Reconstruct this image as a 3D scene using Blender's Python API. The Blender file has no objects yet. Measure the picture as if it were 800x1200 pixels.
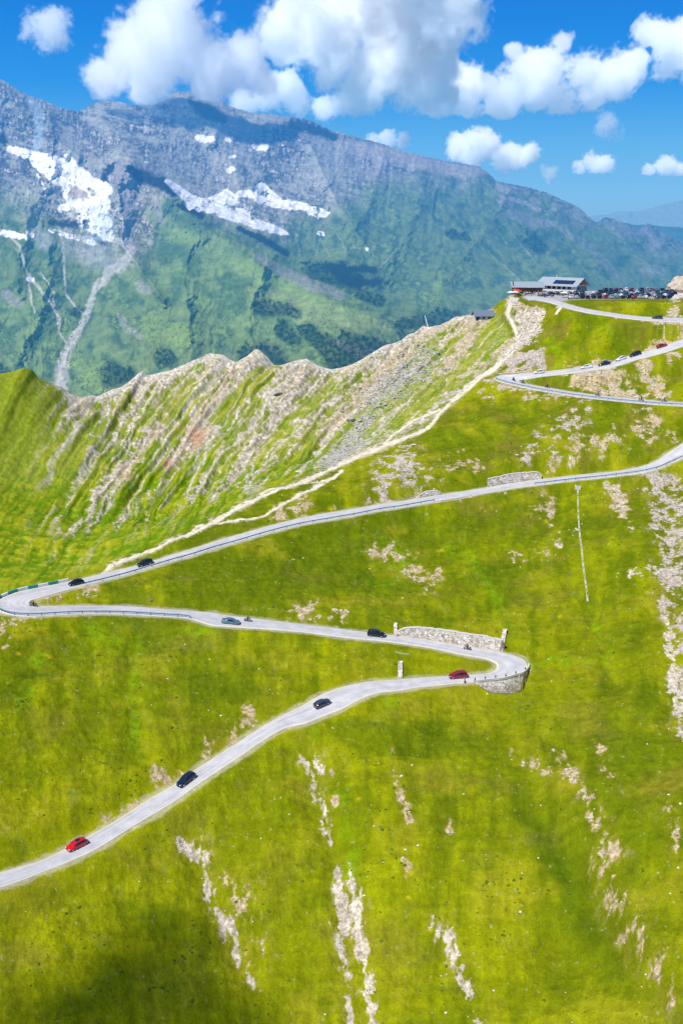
import bpy, bmesh, math, random
import numpy as np
from mathutils import Vector, Matrix
random.seed(7); rng = np.random.default_rng(7)
R = math.radians
scene = bpy.context.scene
COL = scene.collection

# ------------------------------------------------------------------ camera
F = 1100.0; PITCH = R(16.9); CAMZ = 150.0
CP, SP = math.cos(PITCH), math.sin(PITCH)
cam_d = bpy.data.cameras.new('camera'); cam = bpy.data.objects.new('camera', cam_d); COL.objects.link(cam)
cam_d.sensor_fit = 'VERTICAL'; cam_d.sensor_height = 24.0; cam_d.lens = 24.0*F/1200.0
cam_d.clip_start = 1.0; cam_d.clip_end = 120000.0
cam.location = (0, 0, CAMZ); cam.rotation_euler = (R(90)-PITCH, 0, 0)
scene.camera = cam
scene.view_settings.view_transform = 'Standard'; scene.view_settings.look = 'None'
scene.view_settings.exposure = 0; scene.view_settings.gamma = 1

def ray(px, py):
    a = (np.asarray(px, float)-400)/F; b = (np.asarray(py, float)-600)/F
    d = np.stack([a, CP - SP*b, -SP - CP*b], -1)
    return d/np.linalg.norm(d, axis=-1, keepdims=True)
def at(px, py, rg):
    return ray(px, py)*np.asarray(rg, float)[..., None] + np.array([0, 0, CAMZ])
def project(x, y, z):
    zz = z-CAMZ
    f = y*CP - zz*SP; u = y*SP + zz*CP
    f = np.maximum(f, 1e-3)
    return 400+F*x/f, 600-F*u/f

# ------------------------------------------------------------------ helpers
def srgb(c):
    c = np.asarray(c, float)/255.0
    return np.where(c <= 0.04045, c/12.92, ((c+0.055)/1.055)**2.4)
def smooth(a, b, x):
    t = np.clip((x-a)/(b-a), 0, 1); return t*t*(3-2*t)
def mixc(c, d, m):
    return c*(1-m[..., None]) + d*m[..., None]
class PN:
    def __init__(s, seed):
        r = np.random.default_rng(seed); s.p = r.permutation(512).astype(np.int32)
        a = r.random(512)*2*np.pi; s.gx = np.cos(a).astype(np.float32); s.gy = np.sin(a).astype(np.float32)
    def __call__(s, x, y):
        x = np.asarray(x, np.float32); y = np.asarray(y, np.float32)
        xi = np.floor(x).astype(np.int32); yi = np.floor(y).astype(np.int32)
        fx = x-xi; fy = y-yi; u = fx*fx*fx*(fx*(fx*6-15)+10); v = fy*fy*fy*(fy*(fy*6-15)+10)
        def g(i, j, dx, dy):
            h = s.p[(s.p[i & 511]+j) & 511]; return s.gx[h]*dx + s.gy[h]*dy
        a = g(xi, yi, fx, fy); b = g(xi+1, yi, fx-1, fy); c = g(xi, yi+1, fx, fy-1); d = g(xi+1, yi+1, fx-1, fy-1)
        return ((a+u*(b-a)) + v*((c+u*(d-c)) - (a+u*(b-a))))*1.5
def fbm(x, y, o, seed, gain=0.5, lac=2.03):
    t = 0; amp = 1; tot = 0
    for k in range(o):
        t = t + amp*PN(seed*31+k)(x, y); tot += amp; amp *= gain; x = x*lac+11.3; y = y*lac+5.7
    return t/tot*1.4
def ridged(x, y, o, seed, gain=0.5):
    t = 0; amp = 1; tot = 0
    for k in range(o):
        t = t + amp*(1-2*np.abs(PN(seed*31+k)(x, y))); tot += amp; amp *= gain; x = x*2.07+3.1; y = y*2.07+9.2
    return t/tot
def tps_fit(P, v, lam=0.0):
    n = len(P); d = np.linalg.norm(P[:, None]-P[None], axis=-1); K = np.where(d > 0, d*d*np.log(d+1e-12), 0)+lam*np.eye(n)
    A = np.zeros((n+3, n+3)); A[:n, :n] = K; A[:n, n] = 1; A[:n, n+1:] = P; A[n, :n] = 1; A[n+1:, :n] = P.T
    return P, np.linalg.solve(A, np.r_[v, 0, 0, 0])
def tps_eval(m, x, y):
    P, w = m; n = len(P); o = w[n]+w[n+1]*x+w[n+2]*y
    for i in range(n):
        d2 = (x-P[i, 0])**2+(y-P[i, 1])**2
        o = o + w[i]*0.5*d2*np.log(d2+1e-12)
    return o
def seg_dist(px, py, pts, w=None):
    """distance to a polyline (and the width interpolated along it)"""
    best = np.full(px.shape, 1e9, np.float32); bw = np.zeros(px.shape, np.float32)
    for i in range(len(pts)-1):
        ax, ay = pts[i][:2]; bx, by = pts[i+1][:2]; dx, dy = bx-ax, by-ay; L = dx*dx+dy*dy+1e-9
        t = np.clip(((px-ax)*dx+(py-ay)*dy)/L, 0, 1)
        d = np.hypot(px-ax-t*dx, py-ay-t*dy); m = d < best
        best = np.where(m, d, best)
        if w is not None: bw = np.where(m, w[i]+(w[i+1]-w[i])*t, bw)
    return (best, bw) if w is not None else best
def poly_sd(px, py, pts):
    """signed distance, negative inside"""
    ins = np.zeros(px.shape, bool); n = len(pts)
    for i in range(n):
        ax, ay = pts[i]; bx, by = pts[(i+1) % n]
        if ay == by: continue
        c = ((ay > py) != (by > py)) & (px < (bx-ax)*(py-ay)/(by-ay)+ax); ins ^= c
    d = seg_dist(px, py, list(pts)+[pts[0]])
    return np.where(ins, -d, d)

def tag(o, label=None, cat=None, group=None, kind=None):
    if label: o['label'] = label
    if cat: o['category'] = cat
    if group: o['group'] = group
    if kind: o['kind'] = kind
    return o
def mesh_grid(name, X, Y, Z, mat, colors=None, flip=False):
    n, m = X.shape; me = bpy.data.meshes.new(name)
    co = np.stack([X, Y, Z], -1).reshape(-1, 3).astype(np.float32)
    idx = np.arange(n*m, dtype=np.int32).reshape(n, m)
    q = np.stack([idx[:-1, :-1], idx[:-1, 1:], idx[1:, 1:], idx[1:, :-1]], -1).reshape(-1, 4)
    if flip: q = q[:, ::-1]
    me.vertices.add(n*m); me.vertices.foreach_set('co', co.ravel())
    me.loops.add(q.size); me.loops.foreach_set('vertex_index', np.ascontiguousarray(q).ravel())
    me.polygons.add(len(q)); me.polygons.foreach_set('loop_start', np.arange(0, q.size, 4, dtype=np.int32))
    me.polygons.foreach_set('use_smooth', np.ones(len(q), bool))
    me.update(calc_edges=True)
    for k, c in (colors or {}).items():
        a = me.color_attributes.new(k, 'FLOAT_COLOR', 'POINT')
        cc = np.ones((n*m, 4), np.float32); cc[:, :3] = np.clip(c.reshape(-1, 3), 0, 1); a.data.foreach_set('color', cc.ravel())
    me.materials.append(mat)
    o = bpy.data.objects.new(name, me); COL.objects.link(o); return o

class NT:
    def __init__(s, mat):
        mat.use_nodes = True; s.t = mat.node_tree; s.t.nodes.clear()
    def n(s, ty, **kw):
        nd = s.t.nodes.new(ty)
        for k, v in kw.items():
            if k.startswith('_'): nd.inputs[k[1:]].default_value = v
            else: setattr(nd, k, v)
        return nd
    def l(s, a, b): s.t.links.new(a, b)
MATS = {}
def mat(name, col, rough=0.7, metal=0.0, var=0.12, scale=3.0, spec=0.3, emit=None, coat=0.0, bump=0.0):
    """paint / stone / glass: principled with a little procedural variation"""
    if name in MATS: return MATS[name]
    m = bpy.data.materials.new(name); t = NT(m)
    out = t.n('ShaderNodeOutputMaterial'); b = t.n('ShaderNodeBsdfPrincipled')
    c = tuple(col)+(1,)
    nz = t.n('ShaderNodeTexNoise', _Scale=scale, _Detail=4.0); tc = t.n('ShaderNodeTexCoord')
    t.l(tc.outputs['Object'], nz.inputs['Vector'])
    mx = t.n('ShaderNodeMix', data_type='RGBA'); mx.inputs['A'].default_value = tuple(x*(1-var) for x in col)+(1,)
    mx.inputs['B'].default_value = tuple(min(1, x*(1+var)) for x in col)+(1,)
    t.l(nz.outputs['Fac'], mx.inputs['Factor']); t.l(mx.outputs['Result'], b.inputs['Base Color'])
    b.inputs['Roughness'].default_value = rough; b.inputs['Metallic'].default_value = metal
    b.inputs['Specular IOR Level'].default_value = spec; b.inputs['Coat Weight'].default_value = coat
    if bump:
        bp = t.n('ShaderNodeBump', _Strength=bump, _Distance=0.1); t.l(nz.outputs['Fac'], bp.inputs['Height']); t.l(bp.outputs['Normal'], b.inputs['Normal'])
    t.l(b.outputs[0], out.inputs[0]); MATS[name] = m; return m
# ------------------------------------------------------------------ near terrain: control points (photo px, range in metres)
K_SUN = 1.18       # how bright an albedo of 1 shows in this light
CTRL = [
 (92,990,205),(0,1031,200),(219,915,215),(376,824,228),(465,802,233),(535,795,237),(600,780,240),(617,782,243),
 (441,743,246),(540,762,244),(270,730,251),(120,714,257),(0,710,262),(20,705,261),(100,681,272),(170,662,279),
 (250,640,286),(330,617,293),(400,600,300),(500,584,309),(600,569,317),(700,557,325),(800,527,335),
 (400,900,213),(400,1000,201),(400,1200,186),(200,1200,188),(0,1200,188),(600,1000,199),(620,1200,181),(800,1200,174),(700,1080,190),
 (800,1000,192),(800,800,226),(640,880,216),(0,850,226),(200,800,235),(600,700,265),(700,700,262),(800,700,254),(750,600,296),(400,670,277),(200,680,268),
 (700,500,342),(500,550,321),(600,520,336),(650,480,357),(450,560,320),(560,480,362),(800,500,342),
 (595,443,385),(650,437,388),(720,425,388),(800,400,390),(800,473,358),(700,466,362),(640,457,371),(775,440,382),
 (657,357,432),(700,367,418),(750,373,412),(800,377,408),(700,395,402),(650,400,410),(610,420,402),(800,388,400),
 (597,355,452),(607,398,418),(590,415,408),(545,465,378),(470,515,350),(330,572,316),(210,630,288),(125,668,279),
 (0,640,303),(0,600,336),(0,520,376),(100,600,346),(100,540,376),(200,600,345),(200,540,382),(200,480,408),(60,660,296),
 (330,520,382),(330,470,408),(450,460,405),(540,420,418),(420,520,368),(490,470,388),(280,575,338),
 (650,350,440),(720,350,433),(800,350,433),(620,347,452),(690,345,461),(690,341,488),(800,345,461),(640,341,486),(800,340,490),(750,338,505),
 # off frame, so that the hill carries on at both sides
 (-300,700,270),(-300,1000,205),(-200,560,350),(-250,470,385),(1100,1000,190),(1100,700,250),(1100,520,330),(1100,430,390),(1100,370,430),(1100,345,470),(-200,1200,190),(1000,1200,172),
]
CREST = [ # px, py, range: the skyline of the ridge, tooth by tooth
 (-400,380,380),(-200,408,385),(-60,428,392),(0,438,396),(12,436,398),(28,431,400),(38,433,402),(44,441,403),(60,450,405),(72,453,407),(84,462,408),(97,466,410),(106,463,412),
 (116,464,414),(130,457,417),(142,454,420),(152,447,423),(163,437,425),(168,434,426),(172,440,426),(186,437,427),(200,434,428),(214,428,429),(232,420,430),(246,414,430),(256,415,430),
 (262,416,430),(270,421,430),(276,425,430),(290,417,430),(299,409,430),(304,410,430),(312,417,430),(322,428,430),(330,428,430),(345,423,430),(359,420,431),(370,427,431),(380,431,432),
 (388,433,432),(400,431,433),(412,427,434),(424,421,436),(438,412,439),(452,404,441),(462,402,443),(470,399,444),(478,392,446),(486,390,448),(495,382,450),(503,383,451),
 (515,381,452),(524,377,453),(533,371,455),(540,371,456),(548,369,457),(560,368,458),(575,362,460),(583,357,462),(590,351,464),(597,347,468),(604,344,475),(612,341,485),(622,339,496),(640,338,503),(700,338,506),
 (760,338,506),(800,338,506),(850,337,506),(950,338,500),(1200,345,490)]
cp = at([c[0] for c in CTRL], [c[1] for c in CTRL], [c[2] for c in CTRL])
cr = np.array(CREST, float); crp = at(cr[:, 0], cr[:, 1], cr[:, 2])
cr_az = np.arctan2(crp[:, 0], crp[:, 1]); cr_r = np.hypot(crp[:, 0], crp[:, 1]); cr_z = crp[:, 2]
# TPS through control points and a thinned crest
sel = [0, 1, 2, 3, 5, 7, 8, 10, 12, 14, 15, 20, 24, 30, 36, 39, 44, 50, 55, 58, 60, 63, 64, 65, 66, 67]
allp = np.vstack([cp, crp[sel]])
ker = np.ones(5)/5
zs = cr_z.copy()
TP = tps_fit(allp[:, :2]/100.0, allp[:, 2], lam=0.02)
def rc_of(az): return np.interp(az, cr_az, cr_r)
def zc_of(az): return np.interp(az, cr_az, cr_z)
KSH = 0.0017     # the ribs run down and to the left of the crest
def H0(x, y):
    az = np.arctan2(x, y); r = np.hypot(x, y); rc = rc_of(az)
    rr = np.minimum(r, rc); s = np.sin(az); c = np.cos(az)
    z = tps_eval(TP, rr*s/100.0, rr*c/100.0)
    u = az + KSH*(rc-rr); rcu = rc_of(u)
    zcu = tps_eval(TP, rcu*np.sin(u)/100.0, rcu*np.cos(u)/100.0)
    d = zc_of(u)-zcu
    cut = smooth(440, 400, rc_px(az))
    w = np.exp(-np.maximum(rc-r, 0)/np.where(cut > 0.5, 26.0, 10.0))
    z = z + d*w
    # car park: levelled
    pk = smooth(12, 0, np.abs(r-468)-38)*smooth(0.155, 0.19, az)
    z = z*(1-pk) + (CAMZ-31.0)*pk
    ex = np.maximum(r-rc, 0)
    return z - np.where(ex > 0, 0.25*np.minimum(ex, 4)+0.95*np.maximum(ex-2, 0), 0)
def rc_px(az): return rc_of(az)
def cast(Hf, px, py, t0=95.0, t1=560.0):
    """first hit of photo-pixel rays with a height function"""
    px = np.atleast_1d(np.asarray(px, float)); py = np.atleast_1d(np.asarray(py, float))
    d = ray(px, py); ts = np.arange(t0, t1, 1.5)
    P = d[:, None, :]*ts[None, :, None]; 
    below = P[..., 2]+CAMZ < Hf(P[..., 0], P[..., 1])
    k = np.argmax(below, axis=1); k = np.where(below.any(axis=1), np.maximum(k, 1), len(ts)-1)
    a = ts[k-1]; b = ts[k]
    for _ in range(12):
        m = (a+b)/2; Q = d*m[:, None]; bl = Q[:, 2]+CAMZ < Hf(Q[:, 0], Q[:, 1])
        b = np.where(bl, m, b); a = np.where(bl, a, m)
    Q = d*b[:, None]; Q[:, 2] = Hf(Q[:, 0], Q[:, 1]); return Q

# ------------------------------------------------------------------ roads, each as pairs of edge points (upper/outer edge, lower/inner edge) in photo px
def resample(pairs, step=4.0):
    A = np.array(pairs, float); mid = (A[:, :2]+A[:, 2:])/2
    s = np.r_[0, np.cumsum(np.maximum(np.linalg.norm(np.diff(A[:, :2], axis=0), axis=1), np.linalg.norm(np.diff(A[:, 2:], axis=0), axis=1)))]
    # Catmull-Rom by numpy
    t = np.arange(0, s[-1], step); t = np.r_[t, s[-1]]
    m = np.gradient(A, s, axis=0); k = np.clip(np.searchsorted(s, t, side='right')-1, 0, len(s)-2)
    h = (s[k+1]-s[k]); u = ((t-s[k])/h)[:, None]; h = h[:, None]
    return (2*u**3-3*u**2+1)*A[k]+(u**3-2*u**2+u)*h*m[k]+(-2*u**3+3*u**2)*A[k+1]+(u**3-u**2)*h*m[k+1]
LOWER = [(-60,1043,-60,1062),(-30,1033,-30,1050),(0,1022.5,0,1040),(25,1015,27,1031),(50,1007.5,52,1021),(77,994,80,1010),(103,980,108,997.5),(125,968,128,986),(150,952.5,153,970),(175,936,178,955),
 (203,920,206,938),(230,901,232,919),(255,885,258,901.5),(280,869,283,885),(305,852.5,308,868),(330,838.5,334,853),(355,826,359,847),(378,813,382,838),(400,805,404,829),(420,800.5,422,819),
 (440,797.5,441,812),(465,796,466,809),(490,794,490,805),(515,792.5,515,802.5),(540,791,540,800),(558,790,558,798.5),(568,789,572,796.5),(575,787.5,588,795),(580,784.5,603,791),(582,781,613,787.5),(581,777.5,618,781),
 (577,775,616,774.5),(571,772.5,606,769),(562,770.5,590,764.5),(550,768.5,568,760),(535,765.5,545,757),(515,761,520,752.5),(490,756.5,493,748.5),(465,753,467,745),(440,750,441,742),(415,748,416,739),(390,745,390,735.5),(365,741.5,365,732.5),
 (340,739,340,729.5),(315,737,315,726.5),(290,735.5,290,723.5),(265,734,265,720.5),(248,732.5,249,717.5),(234,728,235,716.5),(222,724.5,223,715.5),(200,722.5,200,714),(175,721,175,712),(150,719.5,150,710),(125,719,125,709.5),(100,719,100,709.5),(75,720,75,709.5),
 (50,721.5,52,710),(37,722,42,709.5),(25,721.5,38,709),(12,720,36,708),(0,716,35,707),(-7,711,35,706),(-8,706,36,705),(0,702,37,703.5),(12,696.5,40,702),(25,692.5,46,700.5),(50,687.5,57,697.5),(75,682.5,78,691.5),(100,677,101,685.5),(125,671,126,679.5),(150,665,151,673),
 (175,658.5,176,665.5),(200,650.5,201,658),(225,643,226,651),(250,635,251,643),(275,627.5,276,636),(300,620.5,301,628.5),(325,613.5,326,621.5),(350,607.5,351,615.5),(380,601.5,381,610),(415,596,416,604),(445,590.5,446,598),(470,587,471,594.5),(495,583,496,590),(520,579,521,586),(545,575,546,582),(570,571,571,577),
 (600,566,600,572),(625,562.5,625,568.5),(650,559.5,650,565.5),(675,556.5,675,562.5),(700,554,700,560),(725,551.5,726,557),(750,546.5,752,553.5),(768,540,772,548.5),(783,530,788,541.5),(800,519,802,535),(830,505,832,521),(880,495,882,508),(960,490,962,500)]
UPPER = [(960,486,960,482),(880,480.5,880,476),(830,478,830,473.5),(800,475.6,800,471.4),(770,474,770,469.6),(740,471.4,740,466.8),(710,468.4,710,464),(680,465,680,460.2),(650,460.4,650,455.6),(620,455,622,450.5),(604,451.5,611,448),
 (590,448,610,446.5),(581,445,608,445.5),(578,442.3,609,444.8),(583,440.6,613,444.2),(599,438.8,622,443),(623,436.5,638,440.5),(640,435,655,438.7),(665,432,668,437.2),(695,427.8,697,433),(722,422,724,428),(743,415,746,421),(765,409,768,415.5),(785,402.5,788,409.5),(805,395.5,807,403),(840,388,842,394),(900,384,902,389)]
ACCESS_WIDE = [(612,347,618,352),(632,346.5,632,352.5),(645,349,644,355.5),(657,353,656,359.5),(672,357.5,670,364),(690,362,688,367.5),(719,366.5,718,372),(740,369,739,375.5),(755,370.5,754,378.5),(770,371.5,770,380.5),(800,372.5,800,382),(850,373,850,382),(920,376,920,384)]
ACCESS = [(612,347.5,618,351.5),(632,347.5,632,351.8),(645,350,644,354.5),(657,353.6,656,358.2),(672,358,670,362.6),(690,362.2,688,366.5),(719,366.8,718,370.6),(740,369.6,739,373.6),(755,371,754,375.2),(770,371.8,770,376.2),(800,372.5,800,377.5),(850,373,850,378),(920,376,920,381)]
ROADS = {}
for nm, pr, st in (('lower', LOWER, 4.0), ('upper', UPPER, 3.0), ('access', ACCESS, 3.0)):
    S = resample(pr, st)
    # height from the middle line, level across
    a = cast(H0, S[:, 0], S[:, 1]); b = cast(H0, S[:, 2], S[:, 3])
    zc = (a[:, 2]+b[:, 2])/2
    kk = 9 if nm != 'upper' else 7
    zp = np.pad(zc, kk, mode='edge')
    for _ in range(3): zp = np.convolve(np.pad(zp, kk//2, mode='edge'), np.ones(kk)/kk, 'valid')
    zc = zp[kk:-kk]
    # re-aim: the edges where the rays meet the level surface
    def meet(px, py, z):
        d = ray(px, py); t = (z-CAMZ)/d[:, 2]; return d*t[:, None]+np.array([0, 0, CAMZ])
    da = a[:, 2]-(a[:, 2]+b[:, 2])/2; tt = np.zeros(len(S))
    for _t in np.linspace(1, 0, 21):          # as little cross-fall as keeps the carriageway its real width
        A = meet(S[:, 0], S[:, 1], zc+_t*da); B = meet(S[:, 2], S[:, 3], zc-_t*da)
        tt = np.where(np.linalg.norm(A-B, axis=1) < 8.0, _t, tt) if _t < 1 else np.ones(len(S))
    tp_ = np.pad(tt*da, 8, mode='edge')
    for _ in range(3): tp_ = np.convolve(np.pad(tp_, 3, mode='edge'), np.ones(7)/7, 'valid')
    dz_ = tp_[8:-8]
    A = meet(S[:, 0], S[:, 1], zc+dz_); B = meet(S[:, 2], S[:, 3], zc-dz_)
    ROADS[nm] = (S, A, B)
RA_C, RA_W, RA_Z = [], [], []
for nm, (S, A, B) in ROADS.items():
    n = len(A); 
    for i in range(n):
        for q in np.linspace(0, 1, 5):
            p = A[i]*(1-q)+B[i]*q; RA_C.append(p[:2]); RA_Z.append(p[2])
RA_C = np.array(RA_C); RA_Z = np.array(RA_Z)
from mathutils import kdtree
def road_field(X, Y):
    """distance to the nearest road sheet and its height, on a coarse cell map for speed"""
    kd = kdtree.KDTree(len(RA_C))
    for i, p in enumerate(RA_C): kd.insert((p[0], p[1], 0), i)
    kd.balance()
    d = np.full(X.size, 99.0); z = np.zeros(X.size)
    xf, yf = X.ravel(), Y.ravel()
    cell = 12.0; occ = set()
    for p in RA_C:
        cx, cy = int(p[0]//cell), int(p[1]//cell)
        for i in (-1, 0, 1):
            for j in (-1, 0, 1): occ.add((cx+i)*100000+cy+j)
    key = (np.floor(xf/cell).astype(np.int64)*100000+np.floor(yf/cell).astype(np.int64))
    near = np.nonzero(np.isin(key, np.fromiter(occ, np.int64)))[0]
    for i in near:
        rs = kd.find_n((xf[i], yf[i], 0), 3)
        ws = 0; zz = 0
        for _, k, dd in rs:
            w = 1/(dd*dd+0.05); ws += w; zz += w*RA_Z[k]
        d[i] = rs[0][2]; z[i] = zz/ws
    return d.reshape(X.shape), z.reshape(X.shape)
# ------------------------------------------------------------------ terrain grid (polar about the camera's foot, dense where the photo looks)
def px2az(v): return math.atan((v-400)/F/0.86)
az = np.r_[np.linspace(R(-62), R(-27), 90, endpoint=False), np.linspace(R(-27), R(27), 880), np.linspace(R(27), R(62), 91)[1:]]
rr_ = np.r_[np.linspace(40, 118, 30, endpoint=False), np.geomspace(118, 512, 960), np.linspace(514, 560, 24), np.geomspace(565, 1500, 34)]
AZ, RR = np.meshgrid(az, rr_)
GX = RR*np.sin(AZ); GY = RR*np.cos(AZ)
GZ = H0(GX, GY)
PX, PY = project(GX, GY, GZ)
PX = PX.astype(np.float32); PY = PY.astype(np.float32)
x32 = GX.astype(np.float32); y32 = GY.astype(np.float32)
RC = rc_of(AZ)
U = (AZ + KSH*(RC-np.minimum(RR, RC))).astype(np.float32)          # strata coordinate: constant down a rib
V = (RC-RR).astype(np.float32)                       # metres below the crest
# --- regions
FACE = [(-900, 300), (575, 355), (590, 372), (604, 398), (588, 416), (545, 465), (505, 500), (470, 515), (400, 545), (330, 572), (270, 602), (210, 630), (150, 655), (110, 672), (82, 680), (30, 690), (0, 700), (-300, 745), (-900, 800)]
nA = fbm(x32/18, y32/18, 4, 1); nB = fbm(x32/5, y32/5, 4, 2); nC = fbm(x32/1.6, y32/1.6, 4, 3); nL = fbm(x32/60, y32/60, 3, 4)
nF = fbm(x32/0.6, y32/0.6, 2, 5)
wx = PX + 5*nA + 3*nB; wy = PY + 4*nB + 2*nC
face_sd = poly_sd(PX, PY, FACE)
facem = smooth(2, -10, face_sd)
mead_ = 1-facem
# --- relief of the face: ribs and gullies running from crest to lower left
us = ((PX + (0.66+0.36*smooth(60, 430, PX))*(PY-430)+5*nA)*0.056).astype(np.float32)
rib = ridged(us + 0.8*fbm(us*0.4, V/40, 2, 11), V/110, 3, 12)
rib2 = ridged(us*3.1 + 0.7*nB, V/38, 3, 13)
crag = fbm(us*5, V/9, 4, 14)
fade = smooth(3, 30, -face_sd)*smooth(-4, 8, V)
upr = np.exp(-np.maximum(V, 0)/75.0)
soft = (0.12+0.88*smooth(30, 190, PX))*smooth(150, 60, V)**0.7
relief = fade*soft*((rib-0.35)*(1.5+1.9*upr)+(rib2-0.35)*(0.05+0.75*upr)+crag*0.45*upr)+fade*(0.45*nB+0.7*nA)
# broad swells and gullies of the meadow
mead = (1-facem)
relief += mead*smooth(30, 60, V)*(1.1*nA + 0.35*nB + 0.10*nC)
relief += 0.05*nF + 0.07*nC
# the long step that runs down the right-hand foreground, and the two runnels in the middle
def bank(pts, w, h):
    d = seg_dist(PX, PY, pts); return h*np.exp(-(d/w)**2)
STEP = [(600, 860), (628, 930), (650, 985), (690, 1050), (728, 1110), (770, 1190), (820, 1290)]
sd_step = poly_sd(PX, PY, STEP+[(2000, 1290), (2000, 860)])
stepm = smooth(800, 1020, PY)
relief += stepm*3.6*smooth(4, -30, sd_step+6*nA)
relief -= bank([(155, 760), (160, 830), (165, 880)], 14, 0.8) + bank([(360, 880), (380, 960), (400, 1040), (430, 1210)], 22, 1.3) + bank([(222, 980), (255, 1070), (295, 1150)], 16, 0.9)
relief -= bank([(790, 560), (785, 660), (792, 760), (800, 840)], 26, 2.0) + bank([(690, 705), (705, 750), (720, 800)], 12, 0.7)
# lift of the knoll above the middle road and the ledge below the car park
relief += bank([(600, 560), (650, 500), (690, 470)], 34, 2.2) - bank([(640, 480), (590, 540)], 22, 1.2)
relief += bank([(650, 392), (700, 384), (760, 392)], 14, 1.4)
GZ2 = GZ + relief*smooth(-6, 12, V)
flat = smooth(12, 0, np.abs(RR-468)-38)*smooth(0.155, 0.19, AZ)
GZ2 = GZ2*(1-flat)+GZ*flat
# --- roads cut into the hill
RD, RZ = road_field(GX, GY)
bw_ = np.where((RR > 340) & (AZ > 0.1), 11.5, 6.5); inr = smooth(0, 1, (bw_-RD)/(bw_-0.9))
GZ2 = np.where(RD < 90, GZ2*(1-inr)+(RZ-0.10)*inr, GZ2)
GZ2 = np.where(RD < 1.3, RZ-0.22, GZ2)
# the ground drops away behind the faces of the two walls that carry the road
for pol in ([(553, 800.5), (572, 797.5), (589, 795.5), (604, 791.5), (614, 787.5), (620.5, 781), (618, 793), (613, 806), (608, 811), (588, 812), (573, 811), (562, 806)], [(510, 588), (553, 581.5), (553, 583), (535, 587.5), (520, 590.5), (511, 588.5)]):
    GZ2 -= 7.0*smooth(0.4, -0.5, poly_sd(PX, PY, pol))*(RD > 0.45)
def Hn(x, y):
    """height of the finished ground, by bilinear look-up in the polar grid"""
    a = np.arctan2(x, y); r = np.hypot(x, y)
    fi = np.interp(a, az, np.arange(len(az))); fj = np.interp(r, rr_, np.arange(len(rr_)))
    i = np.clip(fi.astype(int), 0, len(az)-2); j = np.clip(fj.astype(int), 0, len(rr_)-2); u = fi-i; v = fj-j
    return (GZ2[j, i]*(1-u)+GZ2[j, i+1]*u)*(1-v)+(GZ2[j+1, i]*(1-u)+GZ2[j+1, i+1]*u)*v
def spot(px, py):
    return Vector(cast(Hn, px, py)[0])

# ------------------------------------------------------------------ ground colours (written as they look in sun, divided by the light)
def C(r, g, b): return srgb((r, g, b))/K_SUN
lin = lambda c, shape: np.broadcast_to(c, shape+(3,)).astype(np.float32)
sh = PX.shape
gA = lin(C(147, 152, 8), sh); gB = lin(C(112, 127, 6), sh); gC = lin(C(166, 160, 30), sh); gD = lin(C(80, 106, 6), sh); gE = lin(C(124, 160, 12), sh); gBr = lin(C(138, 122, 50), sh)
tA = (AZ*205).astype(np.float32); rA_ = RR.astype(np.float32)
nS = fbm(tA/4.5+0.5*nA, rA_/34, 5, 24, gain=.6); nT = fbm(tA/16+0.3*nA, rA_/1.1+0.6*nB, 3, 27)
dark = smooth(-0.38, 0.50, nL + 0.55*nA + 0.35*nB + 0.75*nS)
col = mixc(gB, gA, dark)
# lower foreground is yellower, the middle greener
yel = smooth(780, 1050, PY)*0.55 + 0.25*smooth(500, 350, PX)*smooth(700, 800, PY)
col = mixc(col, gA*1.02, yel*0.7)
greener = np.exp(-(((PX-430)/190)**2+((PY-665)/60)**2)) + 0.8*np.exp(-(((PX-700)/90)**2+((PY-880)/150)**2)) + 0.6*np.exp(-(((PX-640)/110)**2+((PY-520)/25)**2)) + 0.5*np.exp(-(((PX-560)/60)**2+((PY-900)/140)**2))
col = mixc(col, gD, np.clip(greener*(0.45+0.5*nB+0.3*nA), 0, 0.6))
col = mixc(col, gD, smooth(0.12, 0.6, fbm(x32/9+40, y32/9, 4, 21))*0.28*smooth(470, 520, PY))
col = mixc(col, gC, smooth(0.15, 0.6, fbm(x32/13, y32/13+70, 4, 22))*0.5)
col = mixc(col, gBr, smooth(0.12, 0.55, fbm(x32/11+9, y32/11+20, 4, 23))*(0.40*(0.35+0.65*smooth(560, 430, PY))+0.25*smooth(470, 540, PX)*smooth(560, 540, PY)))
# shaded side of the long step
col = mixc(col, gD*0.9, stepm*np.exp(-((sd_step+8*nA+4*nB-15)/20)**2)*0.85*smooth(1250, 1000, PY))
# fresh green along runnels
lush = [([(158, 770), (160, 800), (157, 845), (165, 880)], 8), ([(400, 925), (410, 980), (415, 1040)], 9), ([(620, 778), (660, 776), (710, 778)], 5), ([(460, 820), (456, 860), (455, 880)], 8), ([(690, 708), (700, 740), (712, 775)], 6),
        ([(100, 740), (180, 760), (260, 735)], 9), ([(455, 640), (480, 660), (440, 690)], 9), ([(690, 375), (715, 395), (740, 395)], 4), ([(650, 445), (655, 415), (640, 400)], 5), ([(520, 640), (560, 660), (600, 740)], 8), ([(45, 770), (30, 830)], 9), ([(345, 845), (372, 862)], 6)]
lm = np.zeros(sh, np.float32)
for pts, w in lush: lm = np.maximum(lm, np.exp(-(seg_dist(wx, wy, pts)/w)**2))
col = mixc(col, gE, np.clip(lm*(0.40+0.9*nB+0.5*nC), 0, 0.7))
# fine mottling
col = mixc(col, gBr*0.9, 0.30*smooth(0.15, 0.6, fbm(x32/22+5, y32/14+33, 5, 25, gain=0.6))*mead_)
col = mixc(col, gD*0.95, 0.5*smooth(0.12, 0.6, fbm(x32/30+15, y32/22+3, 5, 26, gain=0.6)))
col = col*(1.0+0.14*nC+0.08*nF+0.06*nB+0.09*nA+0.19*nS+0.11*nT)[..., None]
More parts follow.
